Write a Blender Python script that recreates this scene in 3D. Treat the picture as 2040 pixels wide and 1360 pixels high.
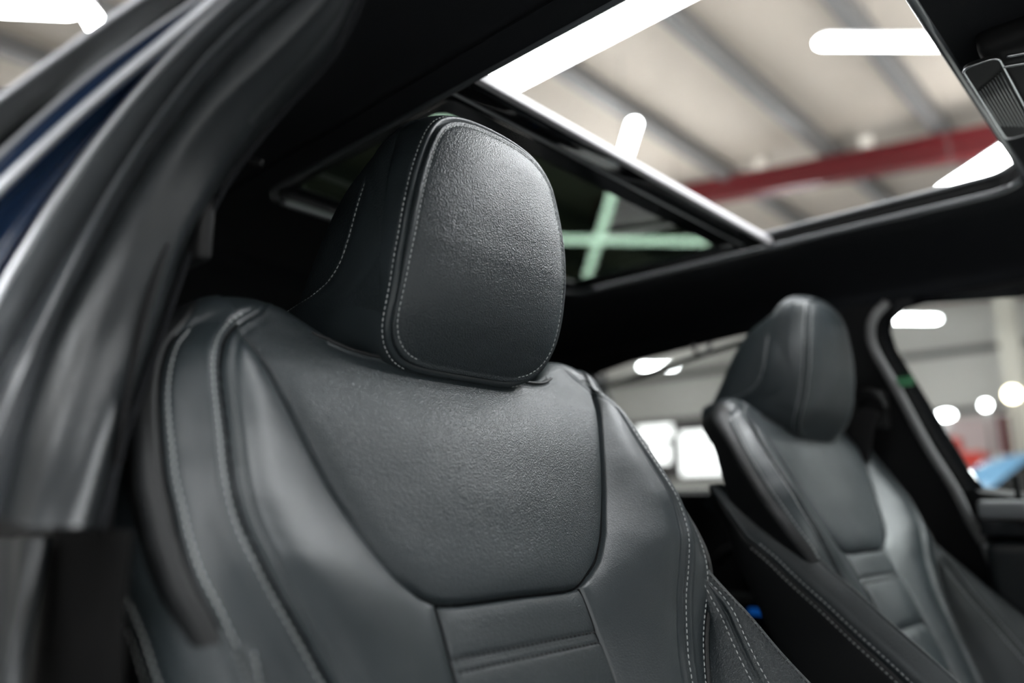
import bpy, bmesh, math, random
import numpy as np
from mathutils import Vector
from mathutils.geometry import tessellate_polygon

random.seed(4)
rng = np.random.default_rng(4)
SC = bpy.context.scene
for o in list(bpy.data.objects):
    bpy.data.objects.remove(o)

# ------------------------------------------------------------------ camera
# car frame: +X towards the far side of the car, +Y rearwards, +Z up. Floor of the garage is z = 0.
ZC = 0.87                                  # camera height
cam_d = bpy.data.cameras.new('camera')
cam = bpy.data.objects.new('camera', cam_d)
SC.collection.objects.link(cam)
cam.location = (0, 0, ZC)
cam.rotation_euler = (math.radians(90 + 12.3), 0, math.radians(-46.7))
cam_d.sensor_width = 36
cam_d.lens = 36 * 1500 / 2040
cam_d.clip_start = 0.02
cam_d.clip_end = 100
cam_d.dof.use_dof = True
cam_d.dof.focus_distance = 0.665
cam_d.dof.aperture_fstop = 1.9
SC.camera = cam

# ------------------------------------------------------------------ world, exposure
w = bpy.data.worlds.new('world')
SC.world = w
w.use_nodes = True
w.node_tree.nodes['Background'].inputs[0].default_value = (0.75, 0.85, 1.0, 1)
w.node_tree.nodes['Background'].inputs[1].default_value = 0.25
SC.view_settings.view_transform = 'Standard'
SC.view_settings.look = 'None'
SC.view_settings.exposure = 0.5
SC.view_settings.gamma = 1.0
SC.view_settings.use_curve_mapping = False

TUBE_POWER = 26.0
SC.cycles.max_bounces = 8
SC.cycles.diffuse_bounces = 4
SC.cycles.glossy_bounces = 4
SC.cycles.caustics_reflective = False
SC.cycles.caustics_refractive = False

# ------------------------------------------------------------------ materials
def mat(name, col=(.5, .5, .5), rough=.5, metal=0.0, spec=.5, coat=0.0, emit=None, estr=0.0):
    m = bpy.data.materials.new(name)
    m.use_nodes = True
    b = m.node_tree.nodes['Principled BSDF']
    b.inputs['Base Color'].default_value = (*col, 1)
    b.inputs['Roughness'].default_value = rough
    b.inputs['Metallic'].default_value = metal
    b.inputs['Specular IOR Level'].default_value = spec
    b.inputs['Coat Weight'].default_value = coat
    b.inputs['Coat Roughness'].default_value = .05
    if emit:
        b.inputs['Emission Color'].default_value = (*emit, 1)
        b.inputs['Emission Strength'].default_value = estr
    return m

def add_bump(m, scale, strength, dist, kind='noise', detail=3.0, rough_var=0.0, base=None):
    nt = m.node_tree
    b = nt.nodes['Principled BSDF']
    tc = nt.nodes.new('ShaderNodeTexCoord')
    if kind == 'noise':
        t = nt.nodes.new('ShaderNodeTexNoise')
        t.inputs['Detail'].default_value = detail
        out = t.outputs['Fac']
    else:
        t = nt.nodes.new('ShaderNodeTexVoronoi')
        t.feature = 'SMOOTH_F1'
        t.inputs['Smoothness'].default_value = .6
        out = t.outputs['Distance']
    t.inputs['Scale'].default_value = scale
    nt.links.new(tc.outputs['Object'], t.inputs['Vector'])
    bp = nt.nodes.new('ShaderNodeBump')
    bp.inputs['Strength'].default_value = strength
    bp.inputs['Distance'].default_value = dist
    nt.links.new(out, bp.inputs['Height'])
    nt.links.new(bp.outputs['Normal'], b.inputs['Normal'])
    return m

def leather(name, col, rough, grain=1.0):
    m = mat(name, col, rough, spec=.5)
    nt = m.node_tree
    b = nt.nodes['Principled BSDF']
    tc = nt.nodes.new('ShaderNodeTexCoord')
    # domain-warped cells: the pebbled grain of coated leather
    n0 = nt.nodes.new('ShaderNodeTexNoise'); n0.inputs['Scale'].default_value = 260; n0.inputs['Detail'].default_value = 2
    mx = nt.nodes.new('ShaderNodeMix'); mx.data_type = 'VECTOR'; mx.blend_type = 'MIX' if hasattr(mx, 'blend_type') else mx.blend_type
    mx.inputs[0].default_value = 0.0035
    nt.links.new(tc.outputs['Object'], n0.inputs['Vector'])
    nt.links.new(tc.outputs['Object'], mx.inputs[4])
    nt.links.new(n0.outputs['Color'], mx.inputs[5])
    v = nt.nodes.new('ShaderNodeTexVoronoi'); v.feature = 'SMOOTH_F1'
    v.inputs['Scale'].default_value = 780; v.inputs['Smoothness'].default_value = .7
    nt.links.new(mx.outputs[1], v.inputs['Vector'])
    n1 = nt.nodes.new('ShaderNodeTexNoise'); n1.inputs['Scale'].default_value = 1300; n1.inputs['Detail'].default_value = 3
    nt.links.new(tc.outputs['Object'], n1.inputs['Vector'])
    ad = nt.nodes.new('ShaderNodeMath'); ad.operation = 'MULTIPLY_ADD'
    ad.inputs[1].default_value = .55
    nt.links.new(n1.outputs['Fac'], ad.inputs[0]); nt.links.new(v.outputs['Distance'], ad.inputs[2])
    b1 = nt.nodes.new('ShaderNodeBump'); b1.inputs['Strength'].default_value = .55 * grain; b1.inputs['Distance'].default_value = .0009
    nt.links.new(ad.outputs[0], b1.inputs['Height'])
    n2 = nt.nodes.new('ShaderNodeTexNoise'); n2.inputs['Scale'].default_value = 22; n2.inputs['Detail'].default_value = 2
    nt.links.new(tc.outputs['Object'], n2.inputs['Vector'])
    b2 = nt.nodes.new('ShaderNodeBump'); b2.inputs['Strength'].default_value = .35; b2.inputs['Distance'].default_value = .0016
    nt.links.new(n2.outputs['Fac'], b2.inputs['Height'])
    nt.links.new(b1.outputs['Normal'], b2.inputs['Normal'])
    nt.links.new(b2.outputs['Normal'], b.inputs['Normal'])
    # slight variation of gloss where the hide is handled
    mr = nt.nodes.new('ShaderNodeMapRange'); mr.inputs['To Min'].default_value = rough - .05; mr.inputs['To Max'].default_value = rough + .07
    nt.links.new(n2.outputs['Fac'], mr.inputs['Value']); nt.links.new(mr.outputs[0], b.inputs['Roughness'])
    return m

M = {}
M['leather'] = leather('black_grained_leather', (.023, .0300, .0335), .37)
M['leather_smooth'] = leather('black_smooth_leather', (.023, .0300, .0335), .36, .3)
M['leather_side'] = leather('black_side_vinyl', (.009, .010, .011), .55, .5)  # side leather with a darker, duller base than the front
M['thread'] = mat('grey_thread', (.42, .44, .44), .6)
M['welt'] = mat('black_seam_welt', (.003, .003, .0035), .8, spec=.1)  # matte black that paints the shade inside the seams
M['dark_thread'] = mat('dark_thread', (.012, .012, .013), .6)
M['plastic'] = add_bump(mat('black_plastic', (.008, .0082, .0085), .6, spec=.25), 900, .3, .0003)
M['dark_trim'] = add_bump(mat('charcoal_soft_trim', (.020, .023, .025), .33), 1200, .3, .0002)
M['gloss_black'] = mat('gloss_black', (.006, .006, .007), .08, coat=.6)
M['headliner'] = add_bump(mat('black_headliner_cloth', (.010, .011, .013), .9, spec=.2), 1500, .6, .0006)
M['rubber'] = mat('grey_black_rubber', (.085, .093, .10), .24, spec=.9, coat=.5)
M['rubber_soft'] = mat('black_flock_rubber', (.040, .045, .050), .27, spec=.8, coat=.3)
M['paint'] = mat('dark_blue_paint', (.018, .040, .095), .16, spec=.5, coat=1.0)
M['chrome'] = mat('bright_trim', (.55, .56, .58), .25, metal=1.0)
M['satin'] = mat('satin_grey_trim', (.26, .27, .28), .3, metal=.4)
M['bead'] = mat('pale_satin_bead', (.62, .63, .66), .3, metal=.8)
M['void'] = mat('unlit_black_plastic', (.003, .003, .003), .8, spec=.1)  # black plastic with colour and gloss lowered for the pillar base
M['frame_grey'] = mat('silver_seal_edge', (.34, .33, .34), .45)
M['seal_grey'] = mat('grey_seal_edge', (.15, .15, .15), .45)
M['belt'] = add_bump(mat('black_webbing', (.008, .008, .0085), .8, spec=.2), 700, .5, .0005)
M['green'] = mat('green_tag', (.03, .17, .07), .6)
M['blue_lens'] = mat('blue_plastic_lens', (.01, .12, .55), .4, emit=(.01, .16, .7), estr=.18)
M['carpet'] = add_bump(mat('black_carpet', (.008, .008, .009), .95, spec=.1), 500, .8, .002)

def glass_mat(name, tint, refl=.06, rough=.0):
    m = bpy.data.materials.new(name)
    m.use_nodes = True
    nt = m.node_tree
    nt.nodes.clear()
    out = nt.nodes.new('ShaderNodeOutputMaterial')
    tr = nt.nodes.new('ShaderNodeBsdfTransparent'); tr.inputs[0].default_value = (*tint, 1)
    gl = nt.nodes.new('ShaderNodeBsdfGlossy'); gl.inputs['Roughness'].default_value = rough
    gl.inputs['Color'].default_value = (1, 1, 1, 1)
    fr = nt.nodes.new('ShaderNodeFresnel')
    ge = nt.nodes.new('ShaderNodeNewGeometry'); mr = nt.nodes.new('ShaderNodeMapRange')
    mr.inputs['To Min'].default_value = 1.45; mr.inputs['To Max'].default_value = 1 / 1.45     # same reflectance from both faces of a thin pane
    nt.links.new(ge.outputs['Backfacing'], mr.inputs['Value']); nt.links.new(mr.outputs[0], fr.inputs[0])
    ms = nt.nodes.new('ShaderNodeMixShader')
    nt.links.new(fr.outputs[0], ms.inputs[0]); nt.links.new(tr.outputs[0], ms.inputs[1]); nt.links.new(gl.outputs[0], ms.inputs[2])
    nt.links.new(ms.outputs[0], out.inputs[0])
    return m
M['tinted'] = glass_mat('green_tinted_glass', (.017, .0245, .018))
M['clear'] = glass_mat('clear_side_glass', (.88, .92, .90))

def mesh_mat():
    m = glass_mat('sunblind_mesh', (.70, .70, .69))
    nt = m.node_tree
    nt.nodes.clear()
    out = nt.nodes.new('ShaderNodeOutputMaterial')
    tr = nt.nodes.new('ShaderNodeBsdfTransparent'); tr.inputs[0].default_value = (1, 1, 1, 1)
    df = nt.nodes.new('ShaderNodeBsdfDiffuse'); df.inputs[0].default_value = (.05, .05, .05, 1)
    tc = nt.nodes.new('ShaderNodeTexCoord')
    wv = nt.nodes.new('ShaderNodeTexWave'); wv.bands_direction = 'Z'; wv.inputs['Scale'].default_value = 110
    nt.links.new(tc.outputs['Object'], wv.inputs['Vector'])
    mr = nt.nodes.new('ShaderNodeMapRange'); mr.inputs['To Min'].default_value = .12; mr.inputs['To Max'].default_value = .42
    nt.links.new(wv.outputs['Fac'], mr.inputs['Value'])
    ms = nt.nodes.new('ShaderNodeMixShader')
    nt.links.new(mr.outputs[0], ms.inputs[0]); nt.links.new(tr.outputs[0], ms.inputs[1]); nt.links.new(df.outputs[0], ms.inputs[2])
    nt.links.new(ms.outputs[0], out.inputs[0])
    return m
M['mesh'] = mesh_mat()

# ------------------------------------------------------------------ helpers
def tag(o, label=None, cat=None, group=None, kind=None):
    if label: o['label'] = label
    if cat: o['category'] = cat
    if group: o['group'] = group
    if kind: o['kind'] = kind
    return o

def empty(name, loc=(0, 0, 0), parent=None):
    o = bpy.data.objects.new(name, None)
    o.empty_display_size = .05
    SC.collection.objects.link(o)
    o.location = loc
    if parent: o.parent = parent
    return o

def link(name, me, m, parent=None, smooth=True):
    o = bpy.data.objects.new(name, me)
    SC.collection.objects.link(o)
    if m is not None: me.materials.append(m)
    if smooth and len(me.polygons):
        me.polygons.foreach_set('use_smooth', [True] * len(me.polygons))
    if parent: o.parent = parent
    return o

def pyobj(name, V, F, m, parent=None, smooth=True):
    me = bpy.data.meshes.new(name)
    me.from_pydata([tuple(map(float, v)) for v in V], [], F)
    me.update()
    return link(name, me, m, parent, smooth)

def quads(P, mask=None, wrap_j=False):
    """vertex grid (n, m, 3) -> verts, faces; mask (n-1, m-1) picks the faces"""
    n, mm = P.shape[:2]
    idx = np.arange(n * mm).reshape(n, mm)
    if wrap_j:
        nx = np.roll(idx, -1, axis=1)
        q = np.stack([idx[:-1], nx[:-1], nx[1:], idx[1:]], -1)
    else:
        q = np.stack([idx[:-1, :-1], idx[:-1, 1:], idx[1:, 1:], idx[1:, :-1]], -1)
    if mask is not None: q = q[mask]
    q = q.reshape(-1, 4)
    used = np.unique(q)
    re = np.full(n * mm, -1); re[used] = np.arange(len(used))
    return P.reshape(-1, 3)[used], re[q]

def npobj(name, V, Q, m, parent=None, flip=False, smooth=True):
    me = bpy.data.meshes.new(name)
    Q = np.asarray(Q)
    if flip: Q = Q[:, ::-1]
    k = Q.shape[1]
    me.vertices.add(len(V)); me.vertices.foreach_set('co', np.ascontiguousarray(V, dtype=np.float32).ravel())
    me.loops.add(Q.size); me.loops.foreach_set('vertex_index', np.ascontiguousarray(Q, dtype=np.int32).ravel())
    me.polygons.add(len(Q)); me.polygons.foreach_set('loop_start', np.arange(0, Q.size, k, dtype=np.int32))
    me.polygons.foreach_set('loop_total', np.full(len(Q), k, dtype=np.int32))
    me.update(calc_edges=True); me.validate()
    return link(name, me, m, parent, smooth)

def box_vf(c, s, rot=None):
    c = np.array(c, float); s = np.array(s, float) / 2
    V = np.array([[x, y, z] for x in (-1, 1) for y in (-1, 1) for z in (-1, 1)]) * s
    if rot is not None: V = V @ np.array(rot).T
    F = [(0, 1, 3, 2), (4, 6, 7, 5), (0, 4, 5, 1), (2, 3, 7, 6), (0, 2, 6, 4), (1, 5, 7, 3)]
    return V + c, F

def box(name, c, s, m, parent=None, bevel=0.0, rot=None):
    V, F = box_vf(c, s, rot)
    o = pyobj(name, V, F, m, parent, smooth=False)
    bm = bmesh.new(); bm.from_mesh(o.data)
    if bevel > 0:
        bmesh.ops.bevel(bm, geom=bm.edges[:], offset=bevel, segments=3, affect='EDGES', profile=.6)
        for f in bm.faces: f.smooth = True
    bmesh.ops.recalc_face_normals(bm, faces=bm.faces)
    bm.to_mesh(o.data); bm.free()
    return o

def frame_of(t, up=(0, 0, 1)):
    t = np.array(t, float); t /= np.linalg.norm(t)
    u = np.array(up, float)
    if abs(t @ u) > .95: u = np.array([0, 1., 0])
    s = np.cross(t, u); s /= np.linalg.norm(s)
    return t, s, np.cross(s, t)

def catmull(pts, n):
    """n points evenly spaced by length along a Catmull-Rom curve through pts"""
    P = np.array(pts, float)
    P = np.vstack([2 * P[0] - P[1], P, 2 * P[-1] - P[-2]])
    out = []
    for i in range(1, len(P) - 2):
        t = np.linspace(0, 1, 24, endpoint=False)[:, None]
        a, b, c, d = P[i - 1], P[i], P[i + 1], P[i + 2]
        out.append(.5 * (2 * b + (c - a) * t + (2 * a - 5 * b + 4 * c - d) * t ** 2 + (-a + 3 * b - 3 * c + d) * t ** 3))
    out.append(P[-2][None]); C = np.vstack(out)
    s = np.r_[0, np.cumsum(np.linalg.norm(np.diff(C, axis=0), axis=1))]
    q = np.linspace(0, s[-1], n)
    return np.stack([np.interp(q, s, C[:, k]) for k in range(C.shape[1])], 1)

def tube(name, pts, r, m, parent=None, sides=12, n=None, flat=1.0, up=(0, 0, 1)):
    C = catmull(pts, n or max(2, len(pts) * 8)) if len(pts) > 2 else np.array(pts, float)
    rings = []
    for i in range(len(C)):
        d = C[min(i + 1, len(C) - 1)] - C[max(i - 1, 0)]
        t, s, u = frame_of(d, up)
        a = np.linspace(0, 2 * np.pi, sides, endpoint=False)
        rings.append(C[i] + r * (np.cos(a)[:, None] * s + flat * np.sin(a)[:, None] * u))
    P = np.array(rings)
    V, Q = quads(P, wrap_j=True)
    F = [tuple(q) for q in Q] + [tuple(range(sides))[::-1], tuple(range(len(V) - sides, len(V)))]
    return pyobj(name, V, F, m, parent)

def solidify(o, th, offset=-1):
    md = o.modifiers.new('thickness', 'SOLIDIFY'); md.thickness = th; md.offset = offset
    return md

def smoothstep(a, b, x):
    t = np.clip((x - a) / (b - a), 0, 1)
    return t * t * (3 - 2 * t)

def pchip(xk, yk):
    """smooth 1-D interpolation through knots, flat outside"""
    xk = np.array(xk, float); yk = np.array(yk, float)
    h = np.diff(xk); dl = np.diff(yk) / h
    m = np.zeros(len(xk)); m[0], m[-1] = dl[0], dl[-1]
    for i in range(1, len(xk) - 1):
        m[i] = 0 if dl[i - 1] * dl[i] <= 0 else 2 * dl[i - 1] * dl[i] / (dl[i - 1] + dl[i])
    def f(x):
        x = np.asarray(x, float); xc = np.clip(x, xk[0], xk[-1])
        i = np.clip(np.searchsorted(xk, xc) - 1, 0, len(h) - 1)
        t = (xc - xk[i]) / h[i]
        return ((2 * t ** 3 - 3 * t ** 2 + 1) * yk[i] + (t ** 3 - 2 * t ** 2 + t) * h[i] * m[i]
                + (-2 * t ** 3 + 3 * t ** 2) * yk[i + 1] + (t ** 3 - t ** 2) * h[i] * m[i + 1])
    return f

def near_poly(X, Y, poly):
    """distance, nearest point and side sign of the points to an open polyline (n,2)"""
    shp = X.shape
    p = np.stack([X.ravel(), Y.ravel()], 1)
    best = np.full(len(p), 1e9); bp = np.zeros_like(p); sg = np.ones(len(p))
    for i in range(len(poly) - 1):
        A, B = poly[i], poly[i + 1]; d = B - A; L2 = d @ d
        if L2 < 1e-14: continue
        t = np.clip(((p - A) @ d) / L2, 0, 1)
        c = A + t[:, None] * d
        D = np.hypot(*(p - c).T)
        k = D < best
        best[k] = D[k]; bp[k] = c[k]
        sg[k] = np.sign(d[0] * (p[k, 1] - A[1]) - d[1] * (p[k, 0] - A[0]))
    return best.reshape(shp), bp.reshape(*shp, 2), sg.reshape(shp)

def stitches(name, pts, nrm, m, parent, pitch=.0052, length=.0036, r=.00052, lift=.0002):
    """short thread segments laid along a 3-D line"""
    P = np.array(pts, float); N = np.array(nrm, float)
    s = np.r_[0, np.cumsum(np.linalg.norm(np.diff(P, axis=0), axis=1))]
    q = np.arange(pitch / 2, s[-1], pitch)
    V = []; F = []
    prof = [(-.5, .25), (-.34, .85), (0, 1.05), (.34, .85), (.5, .25)]
    for c in q:
        ctr = np.array([np.interp(c, s, P[:, k]) for k in range(3)])
        a = np.array([np.interp(max(c - .001, 0), s, P[:, k]) for k in range(3)])
        b = np.array([np.interp(c + .001, s, P[:, k]) for k in range(3)])
        nn = np.array([np.interp(c, s, N[:, k]) for k in range(3)]); nn /= max(np.linalg.norm(nn), 1e-9)
        t = b - a
        if np.linalg.norm(t) < 1e-9: continue
        t /= np.linalg.norm(t); sd = np.cross(t, nn)
        jit = (rng.random() - .5) * .12
        t = t + jit * sd; t /= np.linalg.norm(t); sd = np.cross(t, nn)
        b0 = len(V)
        for (x, k) in prof:
            for j in range(6):
                an = j * np.pi / 3
                V.append(ctr + nn * lift + t * x * length + (np.cos(an) * sd + np.sin(an) * nn) * r * k)
        for i in range(4):
            for j in range(6):
                F.append((b0 + i * 6 + j, b0 + i * 6 + (j + 1) % 6, b0 + (i + 1) * 6 + (j + 1) % 6, b0 + (i + 1) * 6 + j))
        F.append(tuple(b0 + j for j in range(6))[::-1]); F.append(tuple(b0 + 24 + j for j in range(6)))
    return pyobj(name, V, F, m, parent)

# ------------------------------------------------------------------ the front seats
REC = math.radians(23.5)                      # backrest recline
VS, VC = math.sin(REC), math.cos(REC)
BASE = np.array([0, -.12, -.50])              # seat origin (on its rails) relative to the backrest frame
def to_local(u, v, w_):
    """backrest frame: u across, v up the back, w out of the cushion face"""
    return np.stack([u, v * VS - w_ * VC, v * VC + w_ * VS], -1) - BASE

S1 = catmull([(0, -.004), (.045, -.004), (.066, -.0032), (.078, -.001), (.088, .003), (.099, .010), (.112, .020), (.128, .040), (.140, .060),
              (.151, .080), (.160, .100), (.168, .120), (.176, .140), (.184, .160), (.192, .180), (.200, .197)], 160)
S2 = catmull([(.075, -.46), (.10, -.35), (.128, -.22), (.147, -.13), (.164, -.08), (.174, -.06), (.185, -.04), (.196, -.02), (.208, 0), (.219, .02), (.227, .04), (.231, .06),
              (.231, .08), (.229, .10), (.227, .12), (.225, .14), (.222, .16), (.215, .180), (.204, .196), (.192, .208), (.178, .220), (.165, .245), (.158, .30), (.155, .36)], 260)
S3 = catmull([(.110, -.46), (.130, -.35), (.152, -.22), (.176, -.13), (.201, -.08), (.214, -.06), (.228, -.04), (.241, -.02), (.250, 0), (.257, .02), (.260, .04), (.261, .06),
              (.262, .08), (.261, .10), (.260, .12), (.258, .14), (.253, .162), (.246, .180), (.236, .195), (.226, .215), (.220, .25), (.215, .30), (.212, .36)], 260)
OUT = catmull([(0, .190), (.06, .1903), (.090, .1906), (.105, .1916), (.118, .1950), (.130, .2012), (.142, .2085), (.153, .2143), (.167, .2182), (.19, .216), (.215, .207), (.236, .192), (.247, .178),
               (.254, .160), (.258, .14), (.260, .12), (.261, .10), (.262, .08), (.261, .06), (.260, .04), (.257, .02), (.250, 0), (.241, -.02), (.228, -.04), (.214, -.06),
               (.201, -.08), (.176, -.13), (.152, -.22), (.130, -.35), (.110, -.46)], 420)

def line_u(poly):
    o = np.argsort(poly[:, 1]); v, u = poly[o, 1], poly[o, 0]
    return lambda x: np.interp(x, v, u)
s2u = line_u(S2[S2[:, 1] < .2]); s3u = line_u(S3[S3[:, 1] < .2])
_s1 = S1[S1[:, 1] > .002]
def s1u(v): return np.interp(v, np.r_[-.30, -.01, .003, _s1[:, 1]], np.r_[.080, .080, .086, _s1[:, 0]])
s1w = pchip([-.46, -.12, -.05, 0, .03, .07, .12, .18, .20], [.080, .080, .082, .092, .115, .145, .168, .192, .200])
w_s1 = pchip([-.4, -.05, 0, .04, .08, .12, .16, .20], [-.004, -.004, -.005, -.002, 0, .003, .005, .003])
w_s2 = pchip([-.4, -.10, -.04, 0, .03, .06, .10, .14, .17, .20], [.010, .010, .013, .021, .026, .026, .021, .014, .010, .006])
w_s3 = pchip([-.4, -.10, -.06, -.02, 0, .03, .06, .10, .14, .17, .20], [.004, .008, .011, .020, .022, .018, .012, .006, .001, -.003, -.008])
w_c = pchip([-.4, -.12, -.03, .03, .08, .13, .17, .20], [.006, .002, -.004, .001, .006, .007, .004, 0])
side_depth = pchip([-.4, 0, .04, .08, .12, .16, .19, .22], [.12, .12, .105, .085, .06, .035, .03, .045])

def base_w(u, v):
    au = np.abs(u)
    a1, a2, a3 = s1w(v), s2u(v), s3u(v)
    W0, W1, W2, W3 = w_c(v), w_s1(v), w_s2(v), w_s3(v)
    out = np.empty_like(au)
    k = au <= a1
    t = np.clip(au / a1, 0, 1)
    e = t * t * (3 - 2 * t)
    out = np.where(k, W0 + (W1 - W0) * e, 0)
    t = np.clip((au - a1) / np.maximum(a2 - a1, 1e-4), 0, 1)
    wing = W1 + (W2 - W1) * (t * .55 + .45 * t ** 2 * (3 - 2 * t)) + .0036 * np.sin(np.pi * t) ** 1.2 * smoothstep(0, .03, a2 - a1)
    out = np.where((~k) & (au <= a2), wing, out)
    t = np.clip((au - a2) / np.maximum(a3 - a2, 1e-4), 0, 1.0)
    out = np.where(au > a2, W2 + (W3 - W2) * (t * .5 + .5 * t * t) + .0022 * np.sin(np.pi * t), out)
    # the top edge beside the headrest rolls back a little
    out = out - .006 * smoothstep(.165, .222, v) * smoothstep(.10, .15, au)
    return out

RES = .0011
gu = np.arange(-.368, .3681, RES); gv = np.arange(-.46, .3301, RES)
V2d, U2d = np.meshgrid(gv, gu, indexing='ij')
AU = np.abs(U2d)
dO, pO, sO = near_poly(AU, V2d, OUT)
outside = sO > 0                              # OUT runs from the top centre down the side
outside &= ~((AU < .02) & (V2d < .189))
ou, ov = pO[..., 0], pO[..., 1]
rad_f = pchip([0, .10, .130, .165, .19, .225, .26, .30, .8], [.0045, .0045, .008, .019, .024, .022, .016, .0115, .0105])
dep_f = pchip([0, .10, .125, .16, .20, .235, .27, .31, .35, .40, .45, .8], [.05, .05, .04, .03, .026, .022, .020, .030, .042, .052, .058, .06])
tap_f = pchip([0, .10, .15, .20, .25, .8], [0, 0, .2, .5, .34, .30])
_so = np.r_[0, np.cumsum(np.linalg.norm(np.diff(OUT, axis=0), axis=1))]
def arc_of(P2):
    # arc length of the outline points (they run monotonically: u grows along the top, then v falls down the side)
    i0 = int(np.argmax(OUT[:, 0] > .2475))
    a_top = np.interp(P2[..., 0], OUT[:i0, 0], _so[:i0])
    a_side = np.interp(-P2[..., 1], -OUT[i0:, 1], _so[i0:])
    use_top = (P2[..., 1] >= OUT[i0 - 1, 1] - 1e-9)
    return np.where(use_top, a_top, a_side)
so = arc_of(pO)
rad = rad_f(so)
# outward direction from the outline point
dirx = np.where(dO > 1e-7, (AU - ou) / np.maximum(dO, 1e-7), 0); diry = np.where(dO > 1e-7, (V2d - ov) / np.maximum(dO, 1e-7), 0)
arc = rad * np.pi / 2
ang = np.clip(dO / rad, 0, np.pi / 2)
DMAX = .105
ext = np.clip((dO - arc) / (DMAX - arc), 0, 1)
dep = dep_f(so)
lat = rad * np.sin(ang) - ext * dep * tap_f(so)
wo = base_w(ou, ov) - rad * (1 - np.cos(ang)) - ext * dep
sgn = np.where(U2d < 0, -1.0, 1.0)
PU = np.where(outside, sgn * (ou + dirx * lat), U2d)
PV = np.where(outside, ov + diry * lat, V2d)
PW = np.where(outside, wo, base_w(U2d, V2d))
PB = to_local(PU, PV, PW)

# seams, piping and padding as relief on that surface
d1, _, g1 = near_poly(AU, V2d, S1); in1 = (g1 > 0) & (V2d > -.0045)
d2, _, g2 = near_poly(AU, V2d, S2); out2 = g2 < 0
d3, _, g3 = near_poly(AU, V2d, S3); out3 = g3 < 0
di = np.abs(AU - .0795)
insert = (~in1) & (AU < .0795) & (V2d < 0)
shoulder = in1 & ~out2
bolster = out2 & ~out3
side = out3
wing = ~(insert | shoulder | bolster | side)
H = np.zeros_like(PU)
top_fade = 1 - smoothstep(.19, .20, V2d) * smoothstep(.0, .004, -(.21 - AU))
H += np.where(shoulder, .0052 * (1 - np.exp(-(d1 / .0085) ** 1.3)) * (1 - .75 * smoothstep(.12, .19, V2d)), 0)
H -= .0046 * np.exp(-(d1 / .0019) ** 2)
H += np.where(wing, .0022 * (1 - np.exp(-(d1 / .008) ** 1.5)), 0)
H += np.where(wing, -.0022 * np.exp(-(di / .007) ** 2) * smoothstep(.004, -.012, V2d), 0)
H -= np.where(V2d < -.003, .0034 * np.exp(-(di / .0016) ** 2), 0)
H += np.where(insert, .0018 * (1 - np.exp(-(di / .006) ** 1.5)) + .003 * (1 - np.exp(-(d1 / .006) ** 1.5)) - .003, 0)
for k in range(6):                            # horizontal channels of the insert
    vc = -.0435 - .072 * k
    if k == 0:
        for vv in (-.0392, -.0478):
            H += np.where(insert, -.0012 * np.exp(-((V2d - vv) / .0016) ** 2), 0)
        H += np.where(insert, -.0010 * np.exp(-((V2d - vc) / .007) ** 2), 0)
    else:
        H += np.where(insert, -.0042 * np.exp(-((V2d - vc) / .0055) ** 2), 0)
H += np.where(insert & (V2d < -.0435), .003 * np.abs(np.sin(np.pi * (V2d + .0435) / .072)) ** .6, 0)
H -= .0026 * np.exp(-(d2 / .0014) ** 2)
H += np.where(~out2, .0017 * np.exp(-((d2 - .0036) / .0017) ** 2) - .0012 * np.exp(-((d2 - .0075) / .0016) ** 2), 0)
H -= np.where(~out2, .0009 * np.exp(-((d2 - .013) / .009) ** 2) * (1 - smoothstep(.12, .18, V2d)), 0)
H -= np.where(out2, .0007 * np.exp(-((d2 - .0048) / .0013) ** 2), 0)
H += np.where(bolster, .0012 * np.exp(-((d2 - .009) / .003) ** 2), 0)
H -= .0020 * np.exp(-(d3 / .0013) ** 2)
H += np.where(out3, .0014 * np.exp(-((d3 - .0034) / .0016) ** 2), 0)
H -= np.where(~out3, .0007 * np.exp(-((d3 - .0042) / .0013) ** 2), 0)
H *= np.where(outside & (so < .25), .3 + .7 * np.exp(-(dO / .009) ** 2), 1)
H *= 1 - .5 * smoothstep(.165, .205, V2d) * smoothstep(.125, .15, AU)
# a thin turned lip along the headrest recess
lip = (np.abs(V2d - .190) < .02) & (AU < .13)
H += np.where(lip, .0012 * np.exp(-(dO / .0012) ** 2) - .0010 * np.exp(-((dO - .0035) / .0013) ** 2), 0)

def grid_normals(P):
    gi = np.gradient(P, axis=0); gj = np.gradient(P, axis=1)
    n = np.cross(gj, gi)
    n /= np.maximum(np.linalg.norm(n, axis=-1, keepdims=True), 1e-9)
    return n
NB = grid_normals(PB)
ctr = to_local(np.zeros(1), np.zeros(1), np.full(1, -.2))[0]
if np.mean(np.sum(NB * (PB - ctr), -1)) < 0: NB = -NB
PS = PB + NB * H[..., None]
NS = grid_normals(PS)
if np.mean(np.sum(NS * NB, -1)) < 0: NS = -NS
FLIP = np.mean(np.sum(np.cross(PB[1:, :-1] - PB[:-1, :-1], PB[:-1, 1:] - PB[:-1, :-1]) * NB[:-1, :-1], -1)) > 0

def on_seat(path):
    """points and normals on the upholstery under a path in (u, v)"""
    p = np.array(path); fi = (p[:, 1] - gv[0]) / RES; fj = (p[:, 0] - gu[0]) / RES
    i = np.clip(fi.astype(int), 0, len(gv) - 2); j = np.clip(fj.astype(int), 0, len(gu) - 2)
    a = (fi - i)[:, None]; b = (fj - j)[:, None]
    def bl(G): return (G[i, j] * (1 - a) + G[i + 1, j] * a) * (1 - b) + (G[i, j + 1] * (1 - a) + G[i + 1, j + 1] * a) * b
    return bl(PS), bl(NS)

def offset_path(poly, off):
    t = np.gradient(poly, axis=0); t /= np.linalg.norm(t, axis=1, keepdims=True)
    n = np.stack([t[:, 1], -t[:, 0]], 1)          # to the right of travel (outwards for paths running up)
    return poly + n * off

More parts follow.
